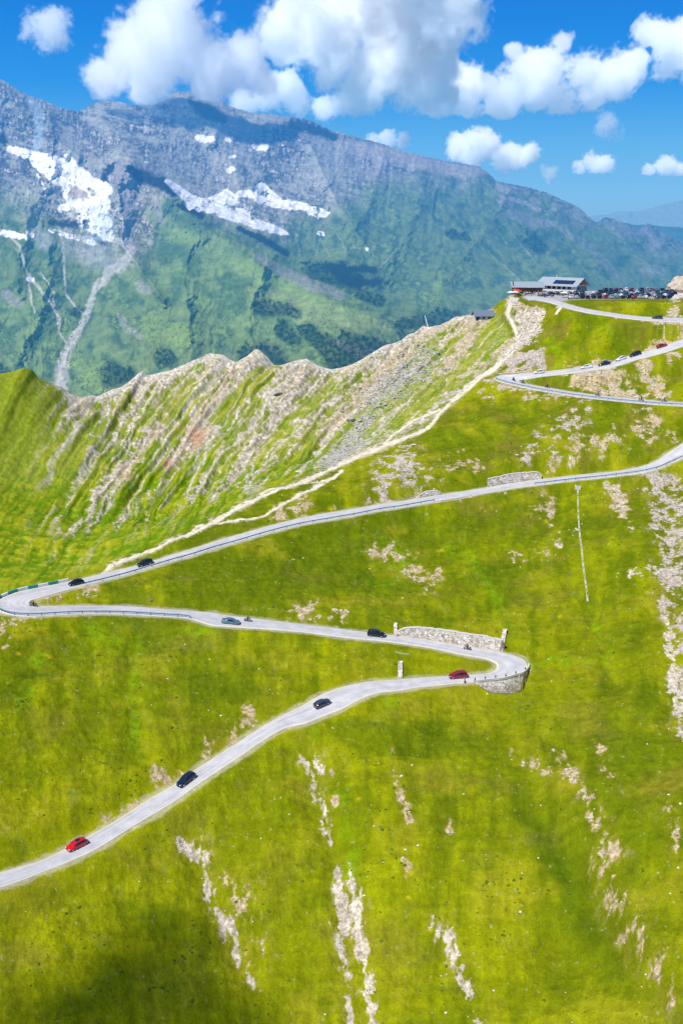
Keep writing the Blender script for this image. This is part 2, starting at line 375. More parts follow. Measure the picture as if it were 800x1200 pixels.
# flower patches
fl = [(172, 663+27, 3), (57, 767, 4), (175, 691, 4), (22, 765, 3), (10, 800, 2), (420, 935, 3), (112, 958, 2), (516, 645, 4), (490, 647, 3), (448, 502, 2), (387, 591, 3), (640, 610, 3), (624, 688, 4), (655, 722, 3), (480, 1025, 4), (478, 1052, 3), (505, 1090, 3), (230, 1120, 4), (250, 1235, 3)]
fm = np.zeros(sh, np.float32)
for fx, fy, w in fl: fm = np.maximum(fm, np.exp(-(((PX-fx)/w)**2+((PY-fy)/(w*0.6))**2)))
col = mixc(col, lin(C(215, 195, 30), sh), np.clip(fm*(0.6+0.8*nC), 0, 0.8))

# --- bare ground: (polyline, half widths px, cover 0..1, kind)
pale = lin(C(232, 217, 198), sh); warm = lin(C(212, 188, 150), sh); greyr = lin(C(170, 160, 146), sh); pink = lin(C(212, 196, 184), sh)
BARE = [
 ([(358, 884), (372, 893)], [9, 9], .55, 0), ([(366, 890), (370, 925), (378, 955), (385, 975)], [7, 7, 7, 5], .52, 0), ([(388, 905), (392, 940)], [7, 5], .45, 1), ([(398, 1012), (396, 1030), (400, 1060), (405, 1085), (398, 1100), (408, 1150), (412, 1200)], [8, 9, 8, 7, 6, 7, 6], .74, 0), ([(414, 1020), (418, 1060), (423, 1100), (432, 1150), (443, 1215)], [6, 8, 8, 7, 8], .60, 0),
 ([(212, 983), (225, 992)], [6, 13], .66, 0), ([(225, 985), (240, 1000), (243, 1040), (262, 1075), (282, 1120), (298, 1152)], [7, 6, 8, 8, 7, 5], .56, 0), ([(258, 1028), (285, 1048), (298, 1085), (312, 1130)], [4, 16, 13, 7], .42, 1), ([(240, 1045), (252, 1060)], [4, 6], .7, 0),
 ([(457, 878), (463, 905), (470, 935), (484, 966)], [4, 4, 4, 4], .58, 1), ([(520, 960), (528, 985)], [5, 3], .45, 1), ([(512, 1088), (530, 1108), (543, 1150), (560, 1195)], [9, 7, 7, 6], .58, 0), ([(478, 1010), (482, 1030)], [4, 4], .4, 1),
 ([(648, 880), (668, 920), (690, 965), (700, 1000), (722, 1060), (745, 1120), (790, 1180)], [5, 10, 12, 14, 16, 12, 12], .36, 1), ([(700, 880), (718, 935)], [6, 7], .38, 1), ([(780, 960), (798, 1010)], [6, 10], .5, 1), ([(600, 880), (640, 910)], [6, 6], .35, 1),
 ([(125, 955), (150, 943), (170, 930)], [6, 7, 5], .56, 1), ([(183, 907), (215, 905)], [5, 5], .42, 1), ([(240, 877), (246, 868)], [5, 5], .5, 1), ([(268, 858), (288, 840), (292, 832)], [8, 8, 6], .52, 1),
 ([(232, 742), (240, 720)], [2, 2], .3, 1), ([(340, 722), (356, 714), (372, 712)], [6, 8, 6], .46, 1), ([(388, 722), (402, 722)], [5, 5], .46, 1),
 ([(60, 697), (85, 690), (110, 690)], [8, 7, 5], .55, 1), ([(-20, 728), (15, 732), (30, 726)], [12, 10, 5], .5, 1), ([(0, 755), (5, 740)], [7, 8], .4, 1), ([(40, 724), (100, 723)], [2.5, 2], .6, 1),
 ([(440, 640), (475, 660), (500, 690)], [9, 13, 6], .40, 1), ([(480, 672), (514, 673)], [6, 6], .5, 1), ([(445, 585), (455, 555), (478, 540), (490, 572)], [9, 18, 17, 13], .52, 3), ([(470, 540), (478, 575)], [9, 12], .5, 2), ([(500, 573), (515, 580)], [6, 6], .5, 1),
 ([(508, 556), (520, 545), (545, 540), (560, 545)], [7, 6, 6, 4], .48, 1), ([(325, 602), (350, 595), (362, 590)], [6, 8, 5], .52, 1), ([(385, 600), (400, 595)], [4, 4], .3, 1),
 ([(612, 540), (640, 520), (665, 500), (680, 488)], [7, 9, 13, 9], .44, 3), ([(640, 545), (685, 525), (730, 515)], [4, 9, 6], .42, 1), ([(670, 512), (690, 515)], [9, 9], .42, 1), ([(752, 505), (758, 500)], [10, 8], .74, 1), ([(750, 485), (765, 492)], [5, 6], .55, 1), ([(780, 518), (790, 512)], [5, 4], .5, 1), ([(640, 535), (670, 538)], [4, 5], .5, 0),
 ([(636, 590), (640, 605)], [8, 5], .5, 1), ([(634, 585), (628, 598)], [4, 6], .4, 1), ([(712, 575), (722, 572), (727, 598), (735, 600)], [4, 7, 9, 6], .62, 1), ([(712, 572), (724, 585)], [4, 4], .7, 0), ([(755, 562), (785, 580), (800, 600)], [9, 20, 22], .66, 3), ([(780, 560), (790, 640), (795, 690)], [14, 20, 18], .62, 3), ([(775, 640), (800, 660), (790, 700)], [6, 22, 16], .60, 3),
 ([(782, 715), (784, 740), (788, 770), (790, 800), (797, 835)], [4, 5, 6, 6, 8], .72, 0), ([(800, 700), (803, 760), (803, 860)], [12, 12, 12], .5, 3), ([(735, 672), (750, 670), (768, 668), (790, 660)], [3, 3, 3, 5], .6, 0), ([(740, 620), (750, 618)], [3, 3], .5, 0), ([(655, 640), (665, 625), (675, 620)], [2.5, 2, 1.5], .6, 0),
 ([(580, 582), (600, 578), (640, 575)], [4, 5, 5], .32, 1), ([(520, 590), (560, 588)], [5, 5], .3, 1), ([(600, 655), (612, 652)], [3, 3], .4, 1), ([(636, 652), (645, 650)], [3, 3], .45, 1),
 # below the upper road
 ([(575, 448), (585, 452), (620, 463), (660, 467), (700, 472)], [3, 6, 5, 4, 3], .72, 1), ([(665, 441), (700, 446), (725, 455), (760, 463)], [7, 11, 9, 5], .66, 1), ([(655, 440), (690, 438)], [4, 6], .6, 1), ([(690, 435), (715, 436)], [4, 6], .75, 0), ([(750, 440), (775, 455), (790, 465)], [7, 8, 4], .54, 1), ([(756, 432), (760, 450)], [6, 6], .5, 1), ([(782, 425), (790, 423)], [4, 4], .5, 1),
 ([(600, 425), (612, 420), (628, 418), (636, 428)], [7, 11, 9, 5], .62, 3), ([(590, 435), (605, 432), (630, 432)], [4, 5, 3], .6, 1), ([(662, 424), (690, 420), (700, 415)], [3, 3, 3], .45, 1), ([(744, 409), (760, 402), (775, 397), (792, 396)], [3, 4, 4, 3], .9, 1), ([(700, 427), (722, 419)], [3, 3], .7, 1),
 # the bare bowl under the terrace
 ([(606, 372), (622, 372), (634, 372)], [6, 9, 6], 1.0, 0), ([(608, 396), (614, 388), (622, 382), (632, 376)], [6, 9, 10, 7], 1.0, 0), ([(610, 360), (620, 364), (636, 367)], [3, 3.5, 2], .85, 1), ([(600, 352), (606, 366)], [5, 5], .6, 1), ([(604, 398), (600, 408), (590, 418)], [7, 7, 6], .8, 1),
 ([(690, 366), (720, 375), (745, 379), (770, 381), (800, 384)], [1.5, 2.5, 3, 4.5, 3.5], .85, 1), ([(783, 364), (792, 362)], [4, 4], .55, 1), ([(770, 372), (800, 372)], [3, 5], .8, 1), ([(575, 455), (570, 462)], [7, 6], .7, 1), ([(800, 335), (790, 345)], [9, 6], .7, 1),
]
bare = np.zeros(sh, np.float32); bcol = pale.copy()
worn = np.zeros(sh, np.float32)
spk = smooth(-0.42, 0.42, 0.66*fbm((AZ*205).astype(np.float32)/1.7+0.5*nC, RR.astype(np.float32)/3.6+0.4*nB, 5, 31, gain=0.66)+0.45*fbm(x32/6, y32/6, 3, 32))
kinds = [pale, warm*1.08, greyr, pink]
farsc = smooth(470, 420, PY)
for pts, w, cov, kd_ in BARE:
    d, ww = seg_dist(wx+(6*nC+4*nB)*(1-0.75*farsc), wy+(5*nC+4*nB)*(1-0.75*farsc), pts, w)
    wpx = np.where(ww > 0, ww, 1)
    m = np.exp(-(d/(wpx*1.15))**2.4)
    worn = np.maximum(worn, smooth(2.3, 0.5, d/wpx)*cov)
    m = smooth(-0.03, 0.26, m*(cov*(1.08+0.30*farsc)+0.06)-spk*(1-0.25*farsc))
    b = m > bare
    bare = np.where(b, m, bare); bcol = np.where(b[..., None], kinds[kd_], bcol)
shade = 0.5+0.5*fbm(x32/0.9, y32/0.9, 3, 33)
bcol = mixc(bcol*0.60*np.array([1.0, 0.96, 0.84], np.float32), bcol*1.06, smooth(0.22, 0.62, shade))
# sprinkle of tiny stones over the meadow
st = fbm(x32/0.9+3, y32/0.9, 2, 34); dens = smooth(-0.2, 0.5, fbm(x32/25, y32/25, 3, 35))*0.5+0.5*smooth(0.0, 0.4, fbm(x32/8, y32/8, 2, 36))
tiny = smooth(0.80, 0.92, st+0.16*dens)
bare = np.maximum(bare, tiny*0.30*mead)
col = mixc(col, lin(C(170, 152, 60), sh)*(1+0.3*nC)[..., None], np.clip(worn*0.75*smooth(0.9, 0.3, spk), 0, 1))
col = mixc(col, bcol, bare*0.92)
# brownish worn rim round bare ground
# --- the rib face
strm = ridged(us*2.0+1.2*nA*0.4, V/60, 4, 41, gain=0.55)
strip = 0.62*fbm(us*3.0+0.9*nB+0.7*nA, V/30, 5, 42, gain=0.6)+0.42*nB+0.25*nA
strf = fbm(us*13+0.8*nB, V/11, 4, 43, gain=0.6)
hi = np.clip(1-np.maximum(V, 0)/np.where(PX < 250, 74, 112), 0, 1)        # 1 at the crest, 0 at the foot
right = smooth(330, 520, PX)
rock_amt = 0.30*rib2+0.50*rib+0.55*strip+0.10*strf+0.42*nB+0.16*nC+0.22*strf-0.26+0.80*hi+0.08*right*hi-0.47+0.10*smooth(250, 120, -PX+400)*0
rock_amt += 0.50*np.exp(-((V-1)/5.0)**2)*smooth(60, 90, PX) - 0.35*smooth(70, 0, PX)*1.0 - 0.25*smooth(150, 40, PX)
# named features: green tongues and rocky runs, in photo px
def run(pts, w, a, soft=1.0):
    global rock_amt
    d, ww = seg_dist(PX+5*nB+2*nC, PY+4*nB+2*nC, pts, w); rock_amt = rock_amt + a*np.exp(-(d/np.maximum(ww, 1))**2)
G = -1.0
run([(322, 430), (300, 450), (275, 475), (252, 497)], [6, 9, 8, 5], G*1.0)
run([(254, 420), (238, 438), (215, 465), (190, 495)], [5, 8, 9, 6], G*.85)
run([(150, 450), (120, 490), (90, 530), (60, 570)], [7, 10, 11, 10], G*.5)
run([(42, 450), (40, 500), (30, 560), (10, 600)], [22, 34, 40, 40], G*1.0)
run([(385, 510), (360, 535), (320, 560), (270, 590)], [8, 12, 10, 10], G*.75)
run([(500, 450), (470, 475), (440, 500), (410, 520)], [9, 9, 8, 6], G*.8)
run([(505, 405), (480, 425), (455, 440)], [8, 8, 6], G*.4)
run([(0, 470), (-20, 520), (-40, 600)], [20, 30, 30], G*.8)
run([(230, 560), (190, 600), (130, 650), (60, 680)], [20, 24, 26, 20], G*.7)
run([(560, 440), (520, 470), (480, 500)], [5, 6, 5], G*.2)
run([(595, 372), (575, 398), (548, 428)], [10, 12, 9], G*.7)
run([(530, 410), (500, 442), (455, 478), (420, 500)], [9, 11, 11, 9], G*.6)
run([(560, 385), (530, 400)], [5, 5], G*.5)
P_ = 0.85
run([(190, 500), (150, 540), (110, 585), (90, 620)], [5, 8, 8, 5], P_)
run([(300, 410), (270, 450), (230, 500), (200, 540)], [5, 7, 7, 6], P_*.9)
run([(262, 418), (235, 450), (200, 485), (170, 515)], [4, 5, 5, 5], P_*.9)
run([(360, 425), (335, 470), (300, 520), (265, 570)], [7, 9, 9, 6], P_)
run([(245, 500), (225, 530), (200, 560), (160, 600)], [10, 9, 7, 5], P_)
run([(470, 410), (440, 450), (400, 490), (350, 530), (300, 560)], [9, 12, 12, 9, 6], P_*.7)
run([(560, 380), (540, 410), (510, 440), (480, 465), (430, 510), (390, 545)], [9, 12, 12, 10, 9, 7], P_*.8)
run([(585, 410), (550, 450), (500, 490), (440, 525), (370, 560), (300, 590), (240, 615)], [6, 7, 7, 7, 6, 5, 4], P_*.9)
run([(20, 530), (5, 550), (-20, 570)], [4, 6, 6], P_*1.3); run([(45, 515), (50, 520)], [4, 4], P_*1.3)
run([(95, 470), (70, 500), (50, 525)], [4, 4, 3], P_)
rockf = smooth(0.20, 0.58, rock_amt)
fin = ridged(us*1.25+0.5*nA+0.16*nB, V/90+0.3*nA, 3, 46, gain=.5); finm = smooth(0.42, 0.80, fin+0.14*nC+0.08*nB)*smooth(-0.30, 0.15, fbm(us*0.9, V/45, 3, 47)+0.45*hi-0.05)*smooth(30, 90, PX+0.15*V)*smooth(150, 90, V)
rockf = np.clip(rockf+0.95*finm, 0, 1)
rA = lin(C(204, 192, 172), sh); rB = lin(C(170, 157, 134), sh); rP = lin(C(232, 224, 208), sh); rT = lin(C(205, 186, 146), sh)
rock = mixc(rB, rA, smooth(-0.35, 0.35, 0.5*strf+0.7*nC+0.4*nB))
rock = mixc(rock, rP, smooth(0.10, 0.55, strip*0.6+nC*0.55+0.35*strf+0.35*np.exp(-((V-1)/5)**2)))
rock = mixc(rock, lin(C(226, 214, 194), sh), 0.8*finm)
rock = mixc(rock, rT, 0.65*smooth(0.0, 0.5, fbm(us*0.8, V/60, 3, 44)+0.5*smooth(420, 560, PX)))
red = np.exp(-(((PX-232)/9)**2+((PY-512)/10)**2))+np.exp(-(((PX-196)/7)**2+((PY-545)/7)**2))+0.5*np.exp(-(((PX-150)/9)**2+((PY-560)/9)**2))
rock = mixc(rock, lin(C(205, 140, 96), sh), np.clip(red*(0.6+nC), 0, 0.85)); rockf = np.clip(rockf+0.8*red, 0, 1)
rock = rock*(1+0.22*nC+0.20*nF+0.20*strf)[..., None]
fg = mixc(lin(C(112, 146, 14), sh), lin(C(166, 172, 34), sh), smooth(-0.4, 0.4, strip+0.4*nB+0.25*nA))
fg = mixc(fg, lin(C(84, 122, 14), sh), 0.75*smooth(0.05, 0.5, fbm(us*3, V/50, 3, 45)+0.2*nB))
fg = mixc(fg, lin(C(176, 168, 92), sh), 0.6*smooth(0.0, 0.45, strf*0.8+0.25)*smooth(0.15, 0.6, hi+0.3*right))
fg = mixc(fg, lin(C(190, 188, 24), sh), 0.6*np.exp(-(((PX-50)/60)**2+((PY-640)/24)**2))*smooth(-0.2, 0.4, strip))
fg = mixc(fg, lin(C(150, 168, 22), sh), 0.5*smooth(110, 20, PX)*smooth(620, 500, PY))
fg = fg*(1+0.16*nC+0.07*strf+0.08*nF)[..., None]
facec = mixc(fg, rock, rockf)
# grey boulder field at the foot of the upper ridge
bf = np.clip(np.exp(-(seg_dist(PX, PY, [(500, 420), (470, 445), (440, 470)])/15)**2)+np.exp(-(seg_dist(PX, PY, [(430, 495), (400, 530), (385, 545)])/9)**2), 0, 1)
facec = mixc(facec, lin(C(196, 192, 184), sh)*(1+0.8*nF+0.5*nC)[..., None], np.clip(bf*smooth(-0.25, 0.25, nC+0.5*nB)*0.75, 0, 1))
col = mixc(col, facec, facem)
# pale cap right on the skyline
cap = np.exp(-((V-0.5)/2.2)**2)*smooth(60, 80, PX)*smooth(620, 560, PX)*smooth(-0.5, 0.1, nB+0.4)
col = mixc(col, lin(C(232, 224, 212), sh), np.clip(cap*0.42, 0, 1))
# --- footpaths
pathc = lin(C(238, 225, 202), sh)*(1+0.18*nC+0.10*nF)[..., None]
PATHS = [([(120, 671), (135, 661), (160, 651), (185, 641), (210, 630), (240, 618), (262, 604), (285, 592), (300, 585), (330, 573), (345, 568), (380, 552), (405, 541), (430, 531), (455, 520), (475, 513), (490, 508), (505, 497), (515, 484), (530, 470), (545, 459), (560, 447), (572, 436), (585, 425), (597, 414), (606, 404), (607, 396), (604, 388), (599, 376), (593, 368)], [1.4, 2.6, 2.0, 1.8, 1.8, 1.8, 2.3, 2.8, 1.8, 1.3, 2.2, 2.0, 2.4, 2.4, 2.2, 1.8, 1.6, 1.5, 1.5, 1.7, 1.8, 2.2, 2.4, 2.8, 3.2, 3.2, 2.2, 2.0, 2.0, 2.0]),
 ([(210, 630), (232, 617), (262, 611), (285, 609), (310, 602), (335, 588), (355, 578), (378, 566), (400, 551)], [.8, 1, 1.2, 1.1, 1.2, 1.6, 1.7, 1.8, 1.8]),
 ([(305, 580), (318, 573), (345, 568), (375, 562), (390, 558)], [1.2, 1.2, 1, 1, 1]),
 ([(446, 524), (462, 508), (482, 494), (502, 486), (515, 480)], [1.3, 1.2, 1.1, 1.1, 1]),
 ([(530, 468), (548, 452), (575, 431)], [1, 1, 1.2]),
 ([(600, 352), (597, 360), (594, 368)], [3, 3, 2.2])]
pm = np.zeros(sh, np.float32); pn_ = 0.35+0.65*smooth(450, 560, PY)
for pts, w in PATHS:
    d, ww = seg_dist(PX+pn_*(0.7*nC+1.2*nB), PY+pn_*(0.45*nC+0.8*nB), pts, w); pm = np.maximum(pm, np.maximum(smooth(1.3, 0.7, d/ww), 0.55*smooth(2.6, 1.0, d/ww)*smooth(-.3, .3, nB+nC)))
col = mixc(col, pathc, pm)
# gravel verge beside the roads and the car park apron
vg = smooth(1.7, 0.8, RD+0.65*nB+0.6*nC)
col = mixc(col, lin(C(206, 196, 160), sh)*(1+0.3*nC)[..., None], np.clip(vg*0.6, 0, 1))
lay = smooth(1.5, -1.5, poly_sd(PX, PY, [(612, 337), (800, 334), (1000, 334), (1000, 352), (800, 349.5), (700, 350.5), (668, 350.5), (655, 352), (640, 352), (628, 352), (612, 349)]))
col = mixc(col, lin(C(186, 184, 184), sh), lay)
steps = smooth(1.2, 0.6, seg_dist(PX, PY, [(656, 361), (652, 368)])/2.0); col = mixc(col, pathc*0.95, steps)
col = np.maximum(col, 0.002)

# ground material
gm = bpy.data.materials.new('alpine_ground'); t = NT(gm)
out = t.n('ShaderNodeOutputMaterial'); b = t.n('ShaderNodeBsdfPrincipled'); b.inputs['Roughness'].default_value = 0.95; b.inputs['Specular IOR Level'].default_value = 0.06
at_ = t.n('ShaderNodeVertexColor', layer_name='ground'); geo = t.n('ShaderNodeNewGeometry')
nz = t.n('ShaderNodeTexNoise', _Scale=3.2, _Detail=3.0, _Roughness=0.7); t.l(geo.outputs['Position'], nz.inputs['Vector'])
nz2 = t.n('ShaderNodeTexNoise', _Scale=0.45, _Detail=6.0, _Roughness=0.72); t.l(geo.outputs['Position'], nz2.inputs['Vector'])
mr = t.n('ShaderNodeMapRange'); mr.inputs['From Min'].default_value = 0.3; mr.inputs['From Max'].default_value = 0.7; mr.inputs['To Min'].default_value = 0.80; mr.inputs['To Max'].default_value = 1.20
t.l(nz.outputs['Fac'], mr.inputs['Value'])
mr2 = t.n('ShaderNodeMapRange'); mr2.inputs['From Min'].default_value = 0.3; mr2.inputs['From Max'].default_value = 0.7; mr2.inputs['To Min'].default_value = 0.80; mr2.inputs['To Max'].default_value = 1.18
t.l(nz2.outputs['Fac'], mr2.inputs['Value'])
mu = t.n('ShaderNodeMath', operation='MULTIPLY'); t.l(mr.outputs[0], mu.inputs[0]); t.l(mr2.outputs[0], mu.inputs[1])
vm = t.n('ShaderNodeVectorMath', operation='SCALE'); t.l(at_.outputs['Color'], vm.inputs[0]); t.l(mu.outputs[0], vm.inputs['Scale'])
# cracked, blocky stone where the ground is bare
st_ = t.n('ShaderNodeVertexColor', layer_name='stone'); sst = t.n('ShaderNodeSeparateColor'); t.l(st_.outputs['Color'], sst.inputs[0])
wv = t.n('ShaderNodeVectorMath', operation='MULTIPLY_ADD'); t.l(nz2.outputs['Color'], wv.inputs[0]); wv.inputs[1].default_value = (3.5, 3.5, 3.5); t.l(geo.outputs['Position'], wv.inputs[2])
vo = t.n('ShaderNodeTexVoronoi', feature='DISTANCE_TO_EDGE', _Scale=0.55); t.l(wv.outputs[0], vo.inputs['Vector'])
vo2 = t.n('ShaderNodeTexVoronoi', _Scale=0.9); t.l(wv.outputs[0], vo2.inputs['Vector']); sv2 = t.n('ShaderNodeSeparateColor'); t.l(vo2.outputs['Color'], sv2.inputs[0])
ck = t.n('ShaderNodeMapRange'); ck.inputs['From Max'].default_value = 0.16; ck.inputs['To Min'].default_value = 0.72; t.l(vo.outputs['Distance'], ck.inputs['Value'])
c2 = t.n('ShaderNodeMapRange'); c2.inputs['To Min'].default_value = 0.86; c2.inputs['To Max'].default_value = 1.20; t.l(sv2.outputs[0], c2.inputs['Value'])
cm_ = t.n('ShaderNodeMath', operation='MULTIPLY'); t.l(ck.outputs[0], cm_.inputs[0]); t.l(c2.outputs[0], cm_.inputs[1])
cx_ = t.n('ShaderNodeMix', data_type='FLOAT'); cx_.inputs['A'].default_value = 1.0; t.l(sst.outputs[0], cx_.inputs['Factor']); t.l(cm_.outputs[0], cx_.inputs['B'])
vm2 = t.n('ShaderNodeVectorMath', operation='SCALE'); t.l(vm.outputs[0], vm2.inputs[0]); t.l(cx_.outputs['Result'], vm2.inputs['Scale'])
t.l(vm2.outputs[0], b.inputs['Base Color'])
bp = t.n('ShaderNodeBump', _Strength=0.55, _Distance=0.5); t.l(nz2.outputs['Fac'], bp.inputs['Height'])
t.l(bp.outputs['Normal'], b.inputs['Normal']); t.l(b.outputs[0], out.inputs[0])
rk3 = np.repeat(np.clip(np.maximum(rockf*facem, bare), 0, 1)[..., None], 3, -1)
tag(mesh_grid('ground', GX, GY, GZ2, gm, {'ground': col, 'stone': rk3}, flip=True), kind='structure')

# road sheets
def road_mat(name, c1, c2):
    m = bpy.data.materials.new(name); t = NT(m); out = t.n('ShaderNodeOutputMaterial'); b = t.n('ShaderNodeBsdfPrincipled'); b.inputs['Roughness'].default_value = 0.9; b.inputs['Specular IOR Level'].default_value = 0.15
    g = t.n('ShaderNodeNewGeometry'); uv = t.n('ShaderNodeUVMap', uv_map='UVMap')
    n1 = t.n('ShaderNodeTexNoise', _Scale=0.35, _Detail=6.0, _Roughness=0.7); t.l(g.outputs['Position'], n1.inputs['Vector'])
    mp = t.n('ShaderNodeMapping'); mp.inputs['Scale'].default_value = (7.0, 0.045, 1); t.l(uv.outputs[0], mp.inputs['Vector'])
    n2 = t.n('ShaderNodeTexNoise', _Scale=1.0, _Detail=5.0, _Roughness=0.65); t.l(mp.outputs[0], n2.inputs['Vector'])
    ad = t.n('ShaderNodeMath', operation='ADD'); t.l(n1.outputs['Fac'], ad.inputs[0]); t.l(n2.outputs['Fac'], ad.inputs[1])
    mr = t.n('ShaderNodeMapRange'); mr.inputs['From Min'].default_value = 0.72; mr.inputs['From Max'].default_value = 1.28; t.l(ad.outputs[0], mr.inputs['Value'])
    mx = t.n('ShaderNodeMix', data_type='RGBA'); mx.inputs['A'].default_value = tuple(c1)+(1,); mx.inputs['B'].default_value = tuple(c2)+(1,); t.l(mr.outputs[0], mx.inputs['Factor'])
    t.l(mx.outputs['Result'], b.inputs['Base Color']); t.l(b.outputs[0], out.inputs[0]); return m
asph = road_mat('asphalt', C(184, 182, 186), C(228, 225, 224)); edgem = mat('edge_line', C(236, 228, 196), var=0.15, scale=0.6)
for nm, (S, A, B) in ROADS.items():
    me = bpy.data.meshes.new('road'); bm = bmesh.new(); uvl = bm.loops.layers.uv.new('UVMap'); n = len(A)
    qs = [0, 0, 0.06, 0.065, 0.5, 0.935, 0.94, 1, 1]; rows = []; s = 0
    for i in range(n):
        if i: s += float(np.linalg.norm((A[i]+B[i]-A[i-1]-B[i-1])/2))
        row = []
        for k, q in enumerate(qs):
            p = A[i]*(1-q)+B[i]*q
            row.append(bm.verts.new((p[0], p[1], p[2]-(0.35 if k in (0, 8) else 0))))
        rows.append((row, s))
    for i in range(n-1):
        (r0, s0), (r1, s1) = rows[i], rows[i+1]
        for k in range(8):
            f = bm.faces.new((r0[k], r0[k+1], r1[k+1], r1[k])); f.smooth = True
            f.material_index = 1 if k in (1, 6) else 0
            for lp, (q, ss) in zip(f.loops, ((qs[k], s0), (qs[k+1], s0), (qs[k+1], s1), (qs[k], s1))): lp[uvl].uv = (q, ss)
    bm.normal_update()
    if sum(f.normal.z for f in bm.faces) < 0: bmesh.ops.reverse_faces(bm, faces=bm.faces)
    bm.to_mesh(me); bm.free(); me.materials.append(asph); me.materials.append(edgem)
    tag_o = bpy.data.objects.new('road', me); COL.objects.link(tag_o); tag_o['kind'] = 'structure'
# ------------------------------------------------------------------ the massif across the valley, a sheet of measured ranges
MC = [(-420, 130), (-200, 118), (-60, 100), (0, 92), (10, 97), (22, 107), (40, 114), (52, 118), (62, 122), (75, 127), (92, 131), (102, 125), (112, 120), (125, 118), (140, 119), (152, 123), (165, 124), (180, 122), (195, 116), (203, 109), (215, 107), (232, 108), (245, 113), (262, 119), (275, 127), (295, 132), (318, 134), (342, 137), (360, 140), (372, 145), (385, 152),
      (400, 156), (415, 160), (438, 166), (455, 171), (478, 178), (500, 184), (520, 188), (545, 192), (562, 196), (572, 203), (580, 211), (600, 216), (620, 220), (640, 226), (655, 233), (668, 237), (680, 245), (690, 254), (698, 261), (704, 258), (710, 254), (718, 256), (728, 261), (738, 264), (746, 270), (750, 268), (757, 262), (764, 264), (772, 270), (786, 277), (800, 285), (840, 300), (900, 320), (1100, 350), (1300, 360)]
RCTL = [(-400, 130, 6000), (0, 95, 6000), (110, 120, 6200), (215, 108, 6300), (340, 138, 6300), (450, 170, 6400), (560, 198, 6700), (640, 228, 7000), (710, 256, 7400), (800, 288, 8000), (1200, 355, 9500),
 (-400, 300, 4300), (0, 200, 4950), (70, 250, 4500), (110, 290, 4150), (135, 300, 4050), (0, 350, 3650), (90, 400, 3200), (70, 470, 2600), (-400, 470, 2600), (300, 470, 2550), (600, 470, 2550), (800, 470, 2600), (1200, 470, 2900),
 (150, 190, 4900), (205, 225, 4620), (300, 300, 3950), (370, 335, 3650), (440, 368, 3350), (480, 385, 3250), (200, 300, 3950), (200, 380, 3250), (330, 380, 3150), (170, 250, 4350),
 (230, 200, 5200), (300, 235, 5000), (350, 250, 4950), (350, 300, 4500), (420, 300, 4500), (450, 345, 4000), (500, 300, 4700), (600, 300, 5250), (700, 300, 6100), (800, 310, 7000), (620, 380, 3900), (780, 380, 5200), (540, 360, 4000)]
rp = np.array(RCTL, float); TR = tps_fit(rp[:, :2]/100, rp[:, 2]/1000, lam=0.01)
mcx = np.array([c[0] for c in MC], float); mcy = np.array([c[1] for c in MC], float)
cols = np.r_[np.linspace(-420, -25, 60, endpoint=False), np.linspace(-25, 825, 860), np.linspace(825, 1300, 70)[1:]]
top = np.interp(cols, mcx, mcy)
top = top + 1.3*fbm(cols/14, cols*0+0.3, 4, 51)+0.8*fbm(cols/3.5, cols*0+7.3, 2, 52)
vv = np.r_[0, np.linspace(0.0008, 1, 440)]
MX = np.broadcast_to(cols, (len(vv), len(cols))).astype(np.float32)
MY = (top[None]+(486-top[None])*vv[:, None]).astype(np.float32)
mA = fbm(MX/60, MY/60, 4, 61); mB = fbm(MX/18, MY/18, 4, 62); mCn = fbm(MX/5, MY/5, 4, 63); mF = fbm(MX/1.7, MY/1.7, 3, 64)
wX = MX+7*mB+2.5*mCn; wY = MY+6*mB+2.5*mCn
RG = tps_eval(TR, MX.astype(float)/100, MY.astype(float)/100)*1000
# the near spur with its cliff down to the cirque behind
SPUR = [(118, 250), (128, 215), (142, 190), (152, 184), (165, 190), (180, 200), (198, 214), (206, 228), (226, 246), (248, 262), (280, 285), (312, 306), (345, 322), (372, 334), (400, 350), (440, 366), (480, 380), (500, 390), (500, 520), (100, 520), (80, 440), (112, 380), (128, 310)]
sp_sd = poly_sd(MX+2*mB, MY+2*mB+1.2*mCn, SPUR)
spur = smooth(6, -9, sp_sd)
SPR2 = [(640, 228), (668, 240), (700, 262), (712, 256), (740, 266), (758, 264), (800, 290), (820, 520), (700, 520), (610, 400), (560, 330)]
RG = RG - 230*spur*smooth(480, 380, MX)*smooth(80, 150, MX)
# gullies and buttresses: slanting down to the left on the left half, to the right on the right half
sl = np.where(MX > 520, -0.55, 0.25)*smooth(150, 350, MY)
gx = MX+sl*(MY-200)
gul = ridged(gx/34+0.5*mA, MY/120, 4, 65)
gul2 = ridged(gx/11+0.5*mB, MY/45, 4, 66)
band = fbm(MX/70, (MY-0.22*MX)/5.0, 4, 67)
rocky = smooth(22, -26, MY-np.interp(MX, [-100, 0, 60, 110, 140, 300, 420, 500, 560, 600, 650, 720, 800], [215, 235, 268, 300, 300, 290, 230, 208, 207, 224, 246, 275, 300])+16*mB+12*mA)
RG = RG*(1-0.0095*(gul-0.3)-0.0026*(gul2-0.3)-0.0009*mCn*(1+1.5*rocky)-0.0008*band*rocky)
